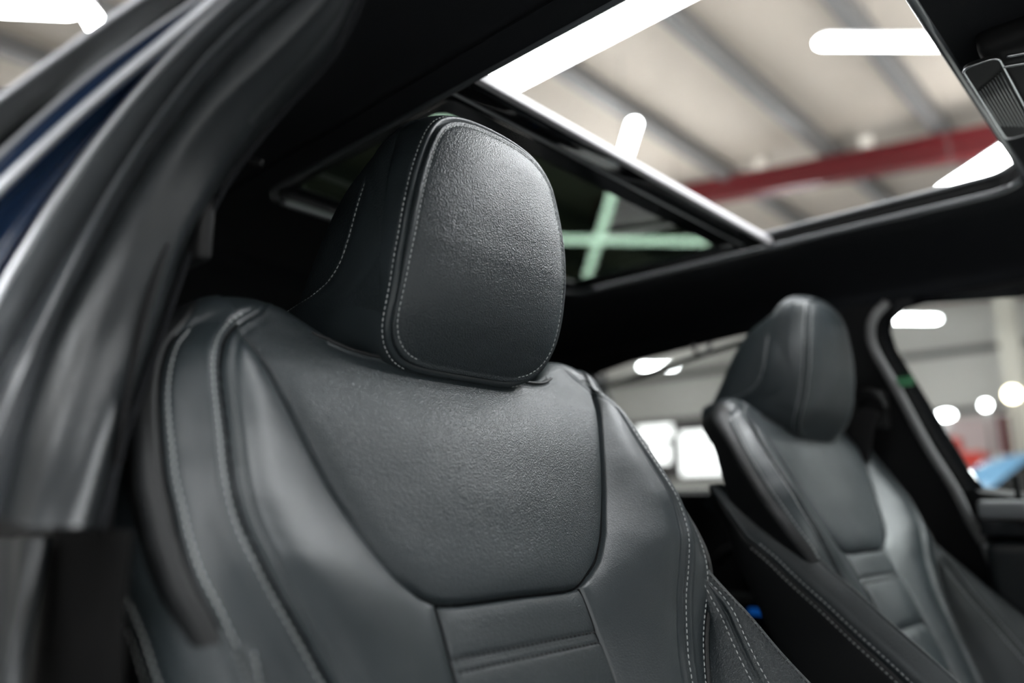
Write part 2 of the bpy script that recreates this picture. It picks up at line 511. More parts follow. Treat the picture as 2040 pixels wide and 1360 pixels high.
keep = dO < DMAX
keep = ~outside | keep
fm = keep[:-1, :-1] & keep[1:, 1:] & keep[:-1, 1:] & keep[1:, :-1]
def face_mask(reg): return reg[:-1, :-1] & fm

def seat_grid(name, reg, m, parent):
    V, Q = quads(PS, face_mask(reg))
    return npobj(name, V, Q, m, parent, flip=FLIP)

def catmull_rows(C, n):
    """C (k, 2): n samples per control interval, by control index"""
    P = np.vstack([2 * C[0] - C[1], C, 2 * C[-1] - C[-2]]); out = []
    for i in range(1, len(P) - 2):
        t = np.linspace(0, 1, n, endpoint=False)[:, None]
        a, b, c, d = P[i - 1], P[i], P[i + 1], P[i + 2]
        out.append(.5 * (2 * b + (c - a) * t + (2 * a - 5 * b + 4 * c - d) * t ** 2 + (-a + 3 * b - 3 * c + d) * t ** 3))
    out.append(P[-2][None])
    return np.vstack(out)

we_low = pchip([-.46, -.30, -.20, -.14, -.10, -.06, -.035, -.015, 0, .02, .045, .07, .10, .13, .15], [.205, .150, .108, .081, .062, .045, .033, .024, .018, .008, -.006, -.022, -.042, -.060, -.070])
ue_low = pchip([-.46, -.30, -.20, -.10, -.05, 0, .03, .07, .15], [.224, .229, .235, .239, .244, .247, .249, .246, .240])
def lower_bolster(sg):
    rows = []
    vs = np.linspace(.122, -.46, 280); n = 14
    for v in vs:
        we, ue = float(we_low(v)), float(ue_low(v)); u3 = float(s3u(v)); w3 = float(w_s3(v))
        inner = (min(u3 - .030, ue - .05), min(we, w3) - .045 - .02 * float(smoothstep(0, .05, v)))
        c1 = (min(u3 + .004, ue - .020), min(we - .014, w3 - .010 - .03 * float(smoothstep(0, .05, v))))
        G = (c1[0] + (ue - c1[0]) * .56 - .003, c1[1] + (we - c1[1]) * .60 + .003)
        cm = ((c1[0] + G[0]) / 2 - .002, (c1[1] + G[1]) / 2 + .002)
        C = np.array([inner, c1, cm, G, (ue - .007, we - .006), (ue, we - .001), (ue + .016, we - min(.018, .3 * (we + .07))), (ue + .022, we - min(.040, .6 * (we + .07))), (ue + .014, -.064), (ue - .012, -.080), (.12, -.095)])
        rows.append(catmull_rows(C, n))
    R = np.array(rows)
    U_ = R[..., 0] * sg; W_ = R[..., 1]; Vv = np.repeat(vs[:, None], R.shape[1], 1)
    P = to_local(U_, Vv, W_)
    N = grid_normals(P)
    if np.mean(np.sum(N * (P - to_local(np.array(sg * .2), np.array(-.2), np.array(-.06))), -1)) < 0: N = -N
    # arc length measured from the seam column
    seg = np.linalg.norm(np.diff(P, axis=1), axis=-1); s = np.concatenate([np.zeros((len(P), 1)), np.cumsum(seg, 1)], 1)
    s = s - s[:, 3 * n][:, None]; e = s - s[:, 5 * n][:, None] + s[:, 3 * n][:, None]
    e = s - (s[:, 5 * n][:, None])
    h = -.0022 * np.exp(-(s / .0015) ** 2) + .0010 * np.exp(-((s - .003) / .0015) ** 2) - .0006 * np.exp(-((s + .0055) / .0014) ** 2) - .0006 * np.exp(-((s - .0065) / .0014) ** 2)
    g = s - (s[:, 7 * n][:, None])
    h += -.0020 * np.exp(-(g / .0016) ** 2) + .0014 * np.exp(-((g + .0035) / .0018) ** 2)
    h += .0010 * np.exp(-(e / .0013) ** 2) - .0008 * np.exp(-((e - .003) / .0013) ** 2)
    P2 = P + N * h[..., None]; N2 = grid_normals(P2)
    if np.mean(np.sum(N2 * N, -1)) < 0: N2 = -N2
    def path(off, base=3 * n):
        pts, nn = [], []
        s0 = s if base == 3 * n else (e if base == 5 * n else g)
        for i in range(len(vs)):
            pts.append([np.interp(off, s0[i], P2[i, :, k]) for k in range(3)]); nn.append([np.interp(off, s0[i], N2[i, :, k]) for k in range(3)])
        return np.array(pts), np.array(nn)
    return P2, N2, path, n, vs

# headrest, in camera-height frame (u, y, z) then shifted to the seat
HO = np.array([0, -.405, .062]) - BASE
f_pts = [(0, .1075), (.04, .1078), (.060, .1095), (.075, .114), (.086, .122), (.0925, .132), (.0955, .143), (.0965, .156), (.0967, .172), (.0962, .19), (.0948, .21), (.0925, .23), (.0888, .25),
         (.0832, .27), (.0772, .287), (.0705, .300), (.061, .3105), (.048, .318), (.032, .3225), (.015, .3245), (0, .325)]
hr = catmull(f_pts, 110)
ring = np.vstack([hr, (hr * [-1, 1])[-2:0:-1]])
yF = pchip([.095, .107, .118, .132, .15, .17, .19, .21, .25, .29, .31, .33], [.474, .467, .461, .454, .446, .440, .436, .433, .431, .431, .433, .438])
yE = pchip([.10, .150, .161, .167, .172, .182, .198, .218, .236, .260, .285, .305, .318, .33], [.606, .606, .602, .584, .552, .522, .507, .500, .497, .494, .491, .481, .470, .460])
def headrest_shell():
    c = np.array([0, .225]); rows = []
    for r in np.linspace(1e-4, 1, 70) ** .8:
        p = c + (ring - c) * r
        lat = 1 - r ** 3.2
        rows.append(np.stack([p[:, 0], yF(p[:, 1]) - .0135 * lat, p[:, 1]], 1))
    nf = len(rows)
    t = np.roll(ring, -1, 0) - np.roll(ring, 1, 0); t /= np.linalg.norm(t, axis=1, keepdims=True)
    nrm = np.stack([t[:, 1], -t[:, 0]], 1)
    prof = pchip([0, .04, .12, .3, .55, .8, .93, 1.0], [0, .0026, .0052, .0082, .0108, .0124, .0120, .0102])
    for k in np.linspace(0, 1, 60)[1:]:
        p = ring + nrm * float(prof(k))
        y = yF(ring[:, 1]) + (yE(ring[:, 1]) - yF(ring[:, 1])) * k
        rows.append(np.stack([p[:, 0], y, p[:, 1]], 1))
    ne = len(rows)
    E = rows[-1]; cc = np.array([0, .51, .17])
    for k in np.linspace(1, .02, 14)[1:]:
        q = cc + (E - cc) * k; q[:, 1] = E[:, 1] + (1 - k) ** 2 * (cc[1] - E[:, 1]) + .004 * np.sin(np.pi * (1 - k))
        rows.append(q)
    P = np.array(rows)
    gi = np.gradient(P, axis=0); gj = (np.roll(P, -1, 1) - np.roll(P, 1, 1)) / 2
    N = np.cross(gi, gj); N /= np.maximum(np.linalg.norm(N, axis=-1, keepdims=True), 1e-9)
    if np.mean(np.sum(N[:ne] * (P[:ne] - np.array([0, .49, .2])), -1)) < 0: N = -N
    seg = np.linalg.norm(np.diff(P, axis=0), axis=-1); s = np.concatenate([np.zeros((1, P.shape[1])), np.cumsum(seg, 0)], 0)
    sF = s - s[nf - 1]; sE = s - s[ne - 1]
    h = -.0026 * np.exp(-(sF / .0013) ** 2) + .0016 * np.exp(-((sF + .0032) / .0020) ** 2) + .0012 * np.exp(-((sF - .0035) / .0018) ** 2)
    h -= .0006 * np.exp(-((sF + .0065) / .0013) ** 2) + .0006 * np.exp(-((sF - .0070) / .0013) ** 2)
    h += np.where(sE <= 0, .0012 * np.exp(-((sE + .0030) / .0018) ** 2) - .0006 * np.exp(-((sE + .0065) / .0013) ** 2), 0) - .0030 * np.exp(-(sE / .0018) ** 2)
    P = P + N * h[..., None]
    gi = np.gradient(P, axis=0); gj = (np.roll(P, -1, 1) - np.roll(P, 1, 1)) / 2
    N2 = np.cross(gi, gj); N2 /= np.maximum(np.linalg.norm(N2, axis=-1, keepdims=True), 1e-9)
    if np.mean(np.sum(N2 * N, -1)) < 0: N2 = -N2
    def path(off, s0, sel):
        pts = np.array([[np.interp(off, s0[:, j], P[:, j, k]) for k in range(3)] for j in sel])
        nn = np.array([[np.interp(off, s0[:, j], N2[:, j, k]) for k in range(3)] for j in sel])
        return pts + HO, nn
    return P + HO, N2, nf, ne, sF, sE, path

def hump():
    ys = [.455, .470, .490, .504, .520, .535, .549, .561, .572, .584, .594, .602, .608]
    zt = [.322, .318, .308, .300, .290, .277, .259, .238, .216, .194, .176, .166, .159]
    hw = [.1040, .1050, .1055, .1058, .1058, .1055, .1048, .104, .103, .102, .101, .099, .095]
    rows = []
    yy = np.linspace(.455, .608, 50)
    Z = pchip(ys, zt)(yy); Wd = pchip(ys, hw)(yy)
    for y, z1, hw_ in zip(yy, Z, Wd):
        z0 = .130; zmin, zmax = ring[:, 1].min(), ring[:, 1].max()
        zz = z0 + (ring[:, 1] - zmin) / (zmax - zmin) * (z1 - z0)
        rows.append(np.stack([np.sign(ring[:, 0]) * (np.abs(ring[:, 0]) / .0967) ** .5 * hw_, np.full(len(ring), y), zz], 1))
    E = rows[-1]; cc = E.mean(0)
    for k in (.9, .7, .4, .05): 
        q = cc + (E - cc) * k; q[:, 1] += .004 * (1 - k); rows.append(q)
    P = np.array(rows) + HO
    return P

def build_seat(label):
    root = empty('car_seat')
    tag(root, label, 'car seat', 'front seats of the car')
    back = empty('backrest', parent=root)
    parts = [('shoulder_panel', shoulder, M['leather']), ('insert_panel', insert, M['leather'])]
    for nm, reg, m in parts: seat_grid(nm, reg, m, back)
    for sg in (-1, 1):
        s_ = (U2d * sg) >= -1e-6
        seat_grid('wing_panel', wing & s_, M['leather_smooth'], back)
        seat_grid('bolster_strip', bolster & s_, M['leather_smooth'], back)
        seat_grid('side_panel', side & s_, M['leather_side'], back)
    # black cord laid in every seam, standing for the shade in its groove
    def shade_cord(poly, sg, lo, hi, r=.0010, sink=.0004, name='seam_welt'):
        pp = poly[(poly[:, 1] > lo) & (poly[:, 1] < hi)] * [sg, 1]
        P_, N_ = on_seat(catmull(pp, 260)); P_ = P_ + N_ * sink
        C = P_; rings = []
        for i in range(len(C)):
            t, a_, b_ = frame_of(C[min(i + 1, len(C) - 1)] - C[max(i - 1, 0)])
            an = np.linspace(0, 2 * np.pi, 8, endpoint=False)
            rings.append(C[i] + r * (np.cos(an)[:, None] * a_ + np.sin(an)[:, None] * b_))
        V, Q = quads(np.array(rings), wrap_j=True); return npobj(name, V, Q, M['welt'], back)
    for sg in (-1, 1):
        shade_cord(S1, sg, -.01, .196); shade_cord(S2, sg, -.40, .20, .0009, .0008); shade_cord(S3, sg, -.40, .19, .0008, .0006)
        shade_cord(np.stack([np.full(60, .0795), np.linspace(-.40, -.003, 60)], 1), sg, -.5, .1, .0011, .0013)
    rec = OUT[(OUT[:, 0] < .140) & (OUT[:, 1] > .185)]
    full = np.vstack([(rec * [-1, 1])[::-1], rec[1:]])
    P_, N_ = on_seat(catmull(full, 200))
    tube('recess_piping', list((P_ + N_ * .0006)[::4]), .0013, M['leather_side'], back, sides=8)
    # stitching
    for sg in (-1, 1):
        for poly, off, lo, hi, pit in ((S2, .0048, -.30, .212, .0056), (S3, -.0040, -.30, .20, .0056)):
            pp = offset_path(poly, off); pp = pp[(poly[:, 1] > lo) & (poly[:, 1] < hi)] * [sg, 1]
            P_, N_ = on_seat(catmull(pp, 300))
            stitches('stitching', P_, N_, M['thread'], back, pitch=pit, length=.0038, r=.00062)
        pp = offset_path(S1, -.0016 if sg > 0 else -.0016)
    for vv in (-.0392, -.0478):
        P_, N_ = on_seat(np.stack([np.linspace(-.0765, .0765, 120), np.full(120, vv)], 1))
        stitches('stitching', P_, N_, M['dark_thread'], back, pitch=.0050, length=.0032, r=.0008, lift=.0005)
    # lower side bolsters
    for sg in (-1, 1):
        P, N, path, n, vs = lower_bolster(sg)
        i_side = 7 * n
        for nm, a, b, m in (('lower_bolster', 0, i_side, M['leather']), ('lower_side_shell', i_side, P.shape[1] - 1, M['leather_side'])):
            V, Q = quads(P[:, a:b + 1])
            o = npobj(nm, V, Q, m, back, flip=(sg > 0))
        for off in (-.0058, .0066):
            P_, N_ = path(off); k = vs < .01
            stitches('stitching', P_[k], N_[k], M['thread'], back, pitch=.0060, length=.0040, r=.00062)
        for off in (-.0075, .0055):
            P_, N_ = path(off, 7 * n); k = vs < .03
            stitches('stitching', P_[k], N_[k], M['thread'], back, pitch=.0060, length=.0040, r=.00062)
        P_, N_ = path(-.0035, 5 * n); k = vs < .03
        stitches('stitching', P_[k], N_[k], M['dark_thread'], back, pitch=.0050, length=.0034, r=.00045)
    # rear shell closing the back
    o2 = np.vstack([OUT, (OUT * [-1, 1])[::-1][:-1]])
    dd = dep_f(arc_of(np.stack([np.abs(o2[:, 0]), o2[:, 1]], 1))); tp = tap_f(arc_of(np.stack([np.abs(o2[:, 0]), o2[:, 1]], 1)))
    wide = (np.where(o2[:, 1] < .05, np.maximum(np.abs(o2[:, 0]), .235), np.abs(o2[:, 0]))) * np.sign(o2[:, 0] + 1e-12)
    rows = []
    for k in np.linspace(1, 0.02, 16):
        ww = -dd * .9 - (1 - k ** 2.2) * (.105 - dd)
        rows.append(to_local(wide * (k * .93), (o2[:, 1] + .1) * (k * .93) - .1, ww))
    V, Q = quads(np.array(rows)); npobj('back_shell', V, Q, M['plastic'], back)
    # headrest
    hd = empty('headrest', parent=root)
    P, N, nf, ne, sF, sE, path = headrest_shell()
    fl = True
    V, Q = quads(P[:nf], wrap_j=True); npobj('front_cushion', V, Q, M['leather'], hd, flip=fl)
    V, Q = quads(P[nf - 1:], wrap_j=True); npobj('side_band', V, Q, M['leather_smooth'], hd, flip=fl)
    V, Q = quads(hump(), wrap_j=True); npobj('rear_cushion', V, Q, M['leather'], hd, flip=not fl)
    nr = len(ring); zr = ring[:, 1]
    order = np.r_[np.arange(nr), [0]]
    run = [j for j in order if not (zr[j] < .108 and abs(ring[j, 0]) < .060)]
    # the visible rows start under the chin on each side and run over the top
    st_ = int(np.argmin(np.abs(ring[:110, 0] - .062) + (ring[:110, 1] > .15) * 9))
    sel = [j % nr for j in range(st_, nr - st_ + 1)]
    for off, s0 in ((-.0066, sF), (.0072, sF), (-.0066, sE)):
        P_, N_ = path(off, s0, sel)
        if s0 is sE: P_, N_ = P_[12:-12], N_[12:-12]
        stitches('stitching', P_, N_, M['thread'], hd, pitch=.0046, length=.0032, r=.00045)
    hp = hump() - HO
    # row on the rear cushion just behind the band
    # recess tray under the headrest and its two posts
    tr = to_local(np.array([0.]), np.array([.178]), np.array([-.05]))[0]
    box('headrest_tray', tr, (.20, .075, .012), M['plastic'], root, bevel=.004)
    for sg in (-1, 1):
        tube('headrest_post', [np.array([sg * .055, .50, .02]) + HO, np.array([sg * .055, .51, .14]) + HO], .007, M['chrome'], hd)
    # cushion with its own bolsters
    cu = empty('seat_cushion', parent=root)
    rows = []
    for y in np.linspace(-.36, .17, 40):
        e = smoothstep(-.36, -.31, y); x = np.linspace(-.27, .27, 80)
        top = .055 + .05 * smoothstep(.15, .24, np.abs(x)) - .05 * smoothstep(.245, .27, np.abs(x)) ** 2 - .05 * (1 - e)
        rows.append(np.stack([x, np.full_like(x, y), top], 1))
    P = np.array(rows)
    P = np.concatenate([P[:, :1] * [1, 1, 0] + [0, 0, -.06], P, P[:, -1:] * [1, 1, 0] + [0, 0, -.06]], 1)
    V, Q = quads(P); npobj('cushion_cover', V, Q, M['leather'], cu, flip=True)
    box('seat_rail', (-.2, -.1, -.08), (.04, .5, .05), M['satin'], root, .004)
    box('seat_rail', (.2, -.1, -.08), (.04, .5, .05), M['satin'], root, .004)
    return root

def copy_tree(o, parent=None):
    c = o.copy(); SC.collection.objects.link(c); c.parent = parent
    for ch in list(o.children): copy_tree(ch, c)
    return c

near_seat = build_seat('black leather car seat in sharp focus beside the open door, nearest seat')
far_seat = copy_tree(near_seat)
near_seat.location = Vector((.438, .405, ZC - .062)) + Vector(BASE)
far_seat.location = Vector((1.190, .405, ZC - .060)) + Vector(BASE)
for ch in far_seat.children:
    if ch.name.startswith('headrest') and ch.type == 'EMPTY': ch.location.z -= .010      # set a notch lower on its posts
far_seat['label'] = 'black leather car seat by the far door, smaller and out of focus'

# ------------------------------------------------------------------ the car around the seats
# lines along the near door opening (x inboard, y rear, z above camera height), front end of the roof rail last
RAIL = {
  'I': [(0.129, 0.4034, -0.0101), (0.1449, 0.4327, 0.0331), (0.1596, 0.4492, 0.0749), (0.1702, 0.4577, 0.1078), (0.1791, 0.4536, 0.1532), (0.1871, 0.4459, 0.1831), (0.1939, 0.4341, 0.2087), (0.2028, 0.4164, 0.2332), (0.2113, 0.3973, 0.2534), (0.2193, 0.3777, 0.2712), (0.2241, 0.3602, 0.2881), (0.2255, 0.3371, 0.3151)],
  'H3': [(0.1027, 0.3954, -0.0094), (0.1151, 0.4268, 0.0294), (0.1254, 0.4463, 0.0681), (0.1359, 0.4557, 0.1031), (0.1468, 0.4555, 0.1382), (0.1557, 0.4484, 0.171), (0.1629, 0.4373, 0.1985), (0.1704, 0.4227, 0.2219), (0.1798, 0.406, 0.2414), (0.1905, 0.3872, 0.2595), (0.2019, 0.3652, 0.2802), (0.2142, 0.3406, 0.3037)],
  'V2': [(0.0964, 0.4073, -0.0051), (0.1077, 0.4383, 0.0346), (0.1175, 0.4573, 0.0739), (0.1275, 0.4662, 0.1092), (0.1384, 0.4658, 0.1439), (0.148, 0.4585, 0.1761), (0.1566, 0.4464, 0.2039), (0.1654, 0.4302, 0.229), (0.1748, 0.4107, 0.2523), (0.1851, 0.3897, 0.273), (0.1961, 0.3687, 0.2917), (0.208, 0.3475, 0.3107)],
  'H2': [(0.082, 0.3926, 0.0015), (0.094, 0.4239, 0.0368), (0.1053, 0.444, 0.0692), (0.1167, 0.4542, 0.1012), (0.127, 0.4547, 0.137), (0.1356, 0.4486, 0.1694), (0.1442, 0.4375, 0.1973), (0.1528, 0.4219, 0.2233), (0.1615, 0.404, 0.2461), (0.1716, 0.3846, 0.2662), (0.1833, 0.3641, 0.2854), (0.1958, 0.3436, 0.3047)],
  'C1': [(0.0764, 0.4064, 0.0101), (0.0875, 0.4369, 0.0449), (0.0982, 0.4569, 0.0748), (0.1095, 0.4671, 0.1044), (0.1213, 0.4676, 0.1384), (0.1313, 0.4617, 0.1687), (0.1403, 0.451, 0.1955), (0.1499, 0.4341, 0.2238), (0.1598, 0.4134, 0.2504), (0.1698, 0.3932, 0.2714), (0.1804, 0.3738, 0.2895), (0.1916, 0.3534, 0.3094)],
  'L3': [(0.0621, 0.3931, 0.0218), (0.0732, 0.4233, 0.0565), (0.0835, 0.4434, 0.0856), (0.0932, 0.4549, 0.1111), (0.1028, 0.4579, 0.139), (0.1121, 0.4537, 0.1667), (0.1224, 0.4432, 0.1942), (0.1337, 0.4267, 0.2221), (0.145, 0.4076, 0.2467), (0.1554, 0.3893, 0.2661), (0.1653, 0.3721, 0.2832), (0.1763, 0.3539, 0.3023)],
  'VP': [(0.0596, 0.4035, 0.0251), (0.07, 0.4333, 0.0599), (0.0797, 0.453, 0.0892), (0.0891, 0.4643, 0.1147), (0.0988, 0.4671, 0.1421), (0.1088, 0.4628, 0.1692), (0.1198, 0.4521, 0.1961), (0.1319, 0.4355, 0.2235), (0.1439, 0.4161, 0.248), (0.1553, 0.397, 0.268), (0.1661, 0.3787, 0.2858), (0.1775, 0.3597, 0.3052)],
  'R2': [(0.0414, 0.3824, 0.0338), (0.0488, 0.4134, 0.0646), (0.0558, 0.4345, 0.0917), (0.0635, 0.4473, 0.1154), (0.0733, 0.4522, 0.1386), (0.0851, 0.4503, 0.1612), (0.0983, 0.4422, 0.1843), (0.1124, 0.4287, 0.2081), (0.127, 0.4117, 0.2308), (0.1417, 0.3926, 0.2522), (0.1554, 0.3732, 0.2726), (0.1682, 0.3545, 0.293)],
  'R1': [(0.0325, 0.3903, 0.0395), (0.0387, 0.4208, 0.0707), (0.0449, 0.4416, 0.0981), (0.052, 0.4542, 0.1213), (0.0614, 0.4594, 0.1433), (0.0723, 0.4583, 0.1638), (0.0841, 0.4519, 0.1839), (0.0976, 0.4395, 0.2066), (0.1128, 0.4227, 0.23), (0.1299, 0.4031, 0.2523), (0.1477, 0.3822, 0.2734), (0.1636, 0.3629, 0.2933)],
  'G': [(0.031, 0.4075, 0.0451), (0.0371, 0.437, 0.0775), (0.043, 0.4568, 0.1058), (0.05, 0.4687, 0.1295), (0.0596, 0.4728, 0.1523), (0.0713, 0.4705, 0.1739), (0.0835, 0.4633, 0.194), (0.0963, 0.4513, 0.2145), (0.1099, 0.4356, 0.2355), (0.1247, 0.4171, 0.2565), (0.1402, 0.3974, 0.2771), (0.156, 0.3782, 0.2972)],
  'O': [(0.0206, 0.3767, 0.0539), (0.0255, 0.4067, 0.0854), (0.0305, 0.4271, 0.1129), (0.0376, 0.4397, 0.1357), (0.048, 0.4447, 0.1577), (0.059, 0.4433, 0.1786), (0.07, 0.4381, 0.196), (0.0819, 0.4292, 0.2123), (0.0941, 0.4173, 0.2288), (0.1069, 0.4034, 0.2454), (0.1213, 0.3878, 0.2633), (0.1372, 0.3714, 0.2826)],
}

car = empty('car', (0, 0, 0))
tag(car, 'dark blue car with black interior and open sunroof around the two front seats', 'car')

def Z(p): return np.array(p, float) + [0, 0, ZC]

def ribbon(name, lines, m, parent, bulge=0.0, n=9, th=.0, out=(-1, -.6, -.1), n_across=7, curved=False):
    """skin stretched across lines that run along the opening; bulge lifts the middle of every band"""
    L = [catmull_rows(np.array(l), n) for l in lines]
    if curved:                                   # smooth section through all the lines
        S = np.stack(L, 1); P = np.array([catmull_rows(r, n_across) for r in S])
    else:
        cols = []
        for a, b, h in zip(L[:-1], L[1:], bulge if isinstance(bulge, (list, tuple)) else [bulge] * (len(L) - 1)):
            t = np.gradient(a, axis=0); t /= np.linalg.norm(t, axis=1, keepdims=True)
            nn = np.cross(t, b - a); nn /= np.maximum(np.linalg.norm(nn, axis=1, keepdims=True), 1e-9)
            nn *= np.sign(np.sum(nn * np.array(out), 1))[:, None]
            for k in range(n_across):
                s_ = k / n_across
                cols.append(a + (b - a) * s_ + nn * h * math.sin(math.pi * s_) ** .8)
        cols.append(L[-1])
        P = np.stack(cols, 1)
    V, Q = quads(P + [0, 0, ZC])
    o = npobj(name, V, Q, m, parent)
    if th: solidify(o, th, 0)
    return o

RA = {k: np.array(v) for k, v in RAIL.items()}
def shifted(k, d): return RA[k] + np.array(d)
IN = (.006, .012, .002)
ribbon('door_frame_moulding', [shifted('O', IN), RA['O'], (RA['O'] + RA['G']) / 2 + [-.004, -.006, 0], RA['G'], shifted('G', IN)], M['satin'], car, curved=True, n_across=8)
ribbon('door_gap', [shifted('O', (.014, .016, 0)), shifted('G', (.012, .022, -.003)), shifted('R1', (.010, .020, -.003)), shifted('L3', (.014, .022, -.004)), shifted('C1', (.014, .022, -.004)), shifted('V2', (.014, .022, -.004))], M['rubber'], car, bulge=0)
ribbon('painted_door_frame', [shifted('R1', IN), RA['R1'], (RA['R1'] + RA['R2']) / 2 + [.002, .004, 0], RA['R2'], (RA['R2'] * .75 + RA['VP'] * .25) + [.003, .006, 0], (RA['R2'] * .4 + RA['VP'] * .6) + [.004, .008, 0], RA['VP'], shifted('VP', (.010, .014, 0))], M['paint'], car, curved=True, n_across=8)
ribbon('outer_door_seal', [shifted('L3', (.004, .012, 0)), RA['L3'], RA['L3'] * .6 + RA['C1'] * .4 + [-.004, -.007, 0], RA['C1'], shifted('C1', (.010, .014, 0))], M['rubber'], car, curved=True, n_across=9)
ribbon('inner_door_seal', [shifted('C1', (.004, .012, 0)), RA['C1'], RA['H2'] + [-.002, -.003, 0], RA['V2'], shifted('V2', (.010, .014, 0))], M['rubber_soft'], car, curved=True, n_across=9)
ribbon('pillar_trim', [shifted('V2', (.008, .012, 0)), RA['V2'], RA['H3'], RA['H3'] * .55 + RA['I'] * .45 + [-.001, -.002, 0], RA['I'] + [-.001, -.002, 0], shifted('I', (.010, .014, -.002))], M['dark_trim'], car, curved=True, n_across=9)
def bead(name, key, r, m, d=(-.002, -.003, 0)):
    C = catmull_rows(RA[key], 10) + [0, 0, ZC] + np.array(d)
    tube(name, list(C), r, m, car, sides=10, n=len(C))
bead('window_trim_strip', 'R2', .0030, M['bead'])  # pale bead added so the ridge shows a bright streak
bead('seal_lip', 'L3', .0024, M['bead'], (-.001, -.002, 0))  # pale bead added as the bright highlight along the seal
bead('moulding_edge', 'O', .0016, M['bead'], (-.001, -.001, 0))
bead('frame_flange', 'R1', .0014, M['bead'], (-.001, -.002, 0))
# ribbed turned edge where the trim meets the lining, at the top
_e = catmull_rows(RA['I'], 12)[12 * 7:12 * 10 + 8] + [0, 0, ZC]
stitches('ribbed_edge', _e + [-.002, -.003, 0], np.tile([-.8, -.6, 0], (len(_e), 1)), M['dark_trim'], car, pitch=.0020, length=.0012, r=.0022)
# lower pillar cover under the step in the trim
lo = [[(.134, .586, -.021), (.124, .540, -.056), (.113, .495, -.090), (.100, .43, -.16), (.09, .38, -.3)],
      [(.132, .520, -.019), (.124, .475, -.052), (.115, .445, -.083), (.100, .39, -.16), (.09, .34, -.3)],
      [(.137, .478, -.017), (.131, .462, -.044), (.118, .425, -.083), (.104, .36, -.16), (.095, .31, -.3)]]
ribbon('lower_pillar_cover', lo, M['dark_trim'], car, bulge=[.004, .003], n=12, th=.004)
lo2 = [[(.146, .50, -.012), (.142, .49, -.05), (.136, .47, -.10), (.125, .44, -.30)],
       [(.150, .40, -.012), (.147, .39, -.05), (.142, .37, -.10), (.13, .33, -.30)]]
ribbon('pillar_base', lo2, M['void'], car, bulge=.003, n=12, th=.003)
# inside of the rear door, behind the pillar
rear_in = [shifted('I', (.012, .008, -.002)), shifted('I', (.020, .10, .02)), RA['I'] * [1, 0, 1] + [.02, 1.0, .02], RA['I'] * [1, 0, 1] + [.20, 1.8, 0]]
ribbon('rear_door_trim', rear_in, M['headliner'], car, bulge=0.0, n_across=3, th=.002)
pyobj('rear_door_card', Z([(.152, .46, .0), (.150, 1.9, .0), (.12, 1.9, -.8), (.12, .46, -.8)]), [(0, 1, 2, 3)], M['plastic'], car, False)
# coat hook and belt guide high on the pillar
tube('coat_hook', Z([(.205, .50, .232), (.222, .485, .242), (.240, .47, .238)]), .003, M['plastic'], car)

# ---- roof lining: flat field with the sunroof opening, curved down at both sides
def rounded(x0, x1, y0, y1, r, n=8):
    out = []
    for cx, cy, a0 in ((x1 - r, y0 + r, -90), (x1 - r, y1 - r, 0), (x0 + r, y1 - r, 90), (x0 + r, y0 + r, 180)):
        for k in range(n + 1):
            a = math.radians(a0 + 90 * k / n); out.append((cx + r * math.cos(a), cy + r * math.sin(a)))
    return out
def plate(name, outer, holes, to3, m, parent, th=0, smooth=False):
    loops = [[Vector((a, b, 0)) for a, b in outer]] + [[Vector((a, b, 0)) for a, b in h] for h in holes]
    tri = tessellate_polygon(loops)
    pts = [p for l in loops for p in l]
    o = pyobj(name, [to3(p.x, p.y) for p in pts], [tuple(t) for t in tri], m, parent, smooth)
    bm = bmesh.new(); bm.from_mesh(o.data); bmesh.ops.recalc_face_normals(bm, faces=bm.faces); bm.to_mesh(o.data); bm.free()
    if th: solidify(o, th, 0)
    return o
RX0, RX1, RY0, RY1 = .500, 1.236, .147, .985
hole = rounded(RX0, RX1, RY0, RY1, .055)
ZR = .450
plate('roof_lining', [(.46, -.75), (1.27, -.75), (1.27, 1.25), (.46, 1.25)], [hole], lambda a, b: (a, b, ZR + ZC), M['headliner'], car, .012)
def side_curve(name, prof, y0=-.75, y1=1.25):
    ys = np.linspace(y0, y1, 24)
    c = catmull([(x, z) for x, z in prof], 24)
    P = np.array([[(x, y, z + ZC) for x, z in c] for y in ys])
    V, Q = quads(P); o = npobj(name, V, Q, M['headliner'], car); solidify(o, .008, 0)
side_curve('roof_lining_edge', [(.46, .450), (.39, .446), (.32, .425), (.26, .385), (.232, .335)])
side_curve('roof_lining_edge', [(1.27, .450), (1.31, .445), (1.355, .420), (1.385, .385), (1.396, .346)])
# rear part of the lining falls to the rear window; rear panel with the glass
rear_p = np.array([[(x, y, z + ZC) for x in np.linspace(.15, 1.5, 10)] for y, z in ((1.25, .456), (1.4, .44), (1.6, .40), (1.75, .345))])
V, Q = quads(rear_p); o = npobj('rear_lining', V, Q, M['headliner'], car); solidify(o, .01, 1)
plate('rear_bulkhead', [(.10, -.9), (1.6, -.9), (1.6, .46), (.10, .46)], [[(.56, .215), (1.15, .215), (1.10, .305), (.60, .305)]], lambda a, b: (a, 1.75, b + ZC), M['plastic'], car, .02)
pyobj('rear_window', Z([(.55, 1.76, .21), (1.16, 1.76, .21), (1.11, 1.76, .31), (.59, 1.76, .31)]), [(0, 1, 2, 3)], M['clear'], car, False)
box('rear_bench', (.82, 1.45, ZC - .42), (1.30, .30, .72), M['leather_side'], car, .05)
plate('roof_skin', [(.24, -.75), (1.40, -.75), (1.40, 1.7), (.24, 1.7)], [rounded(RX0 - .01, RX1 + .01, RY0 - .01, RY1 + .01, .06)], lambda a, b: (a, b, .478 + ZC), M['paint'], car, .004)
pyobj('floor_pan', Z([(.05, -1.2, -.62), (1.6, -1.2, -.62), (1.6, 1.9, -.62), (.05, 1.9, -.62)]), [(0, 1, 2, 3)], M['carpet'], car, False)
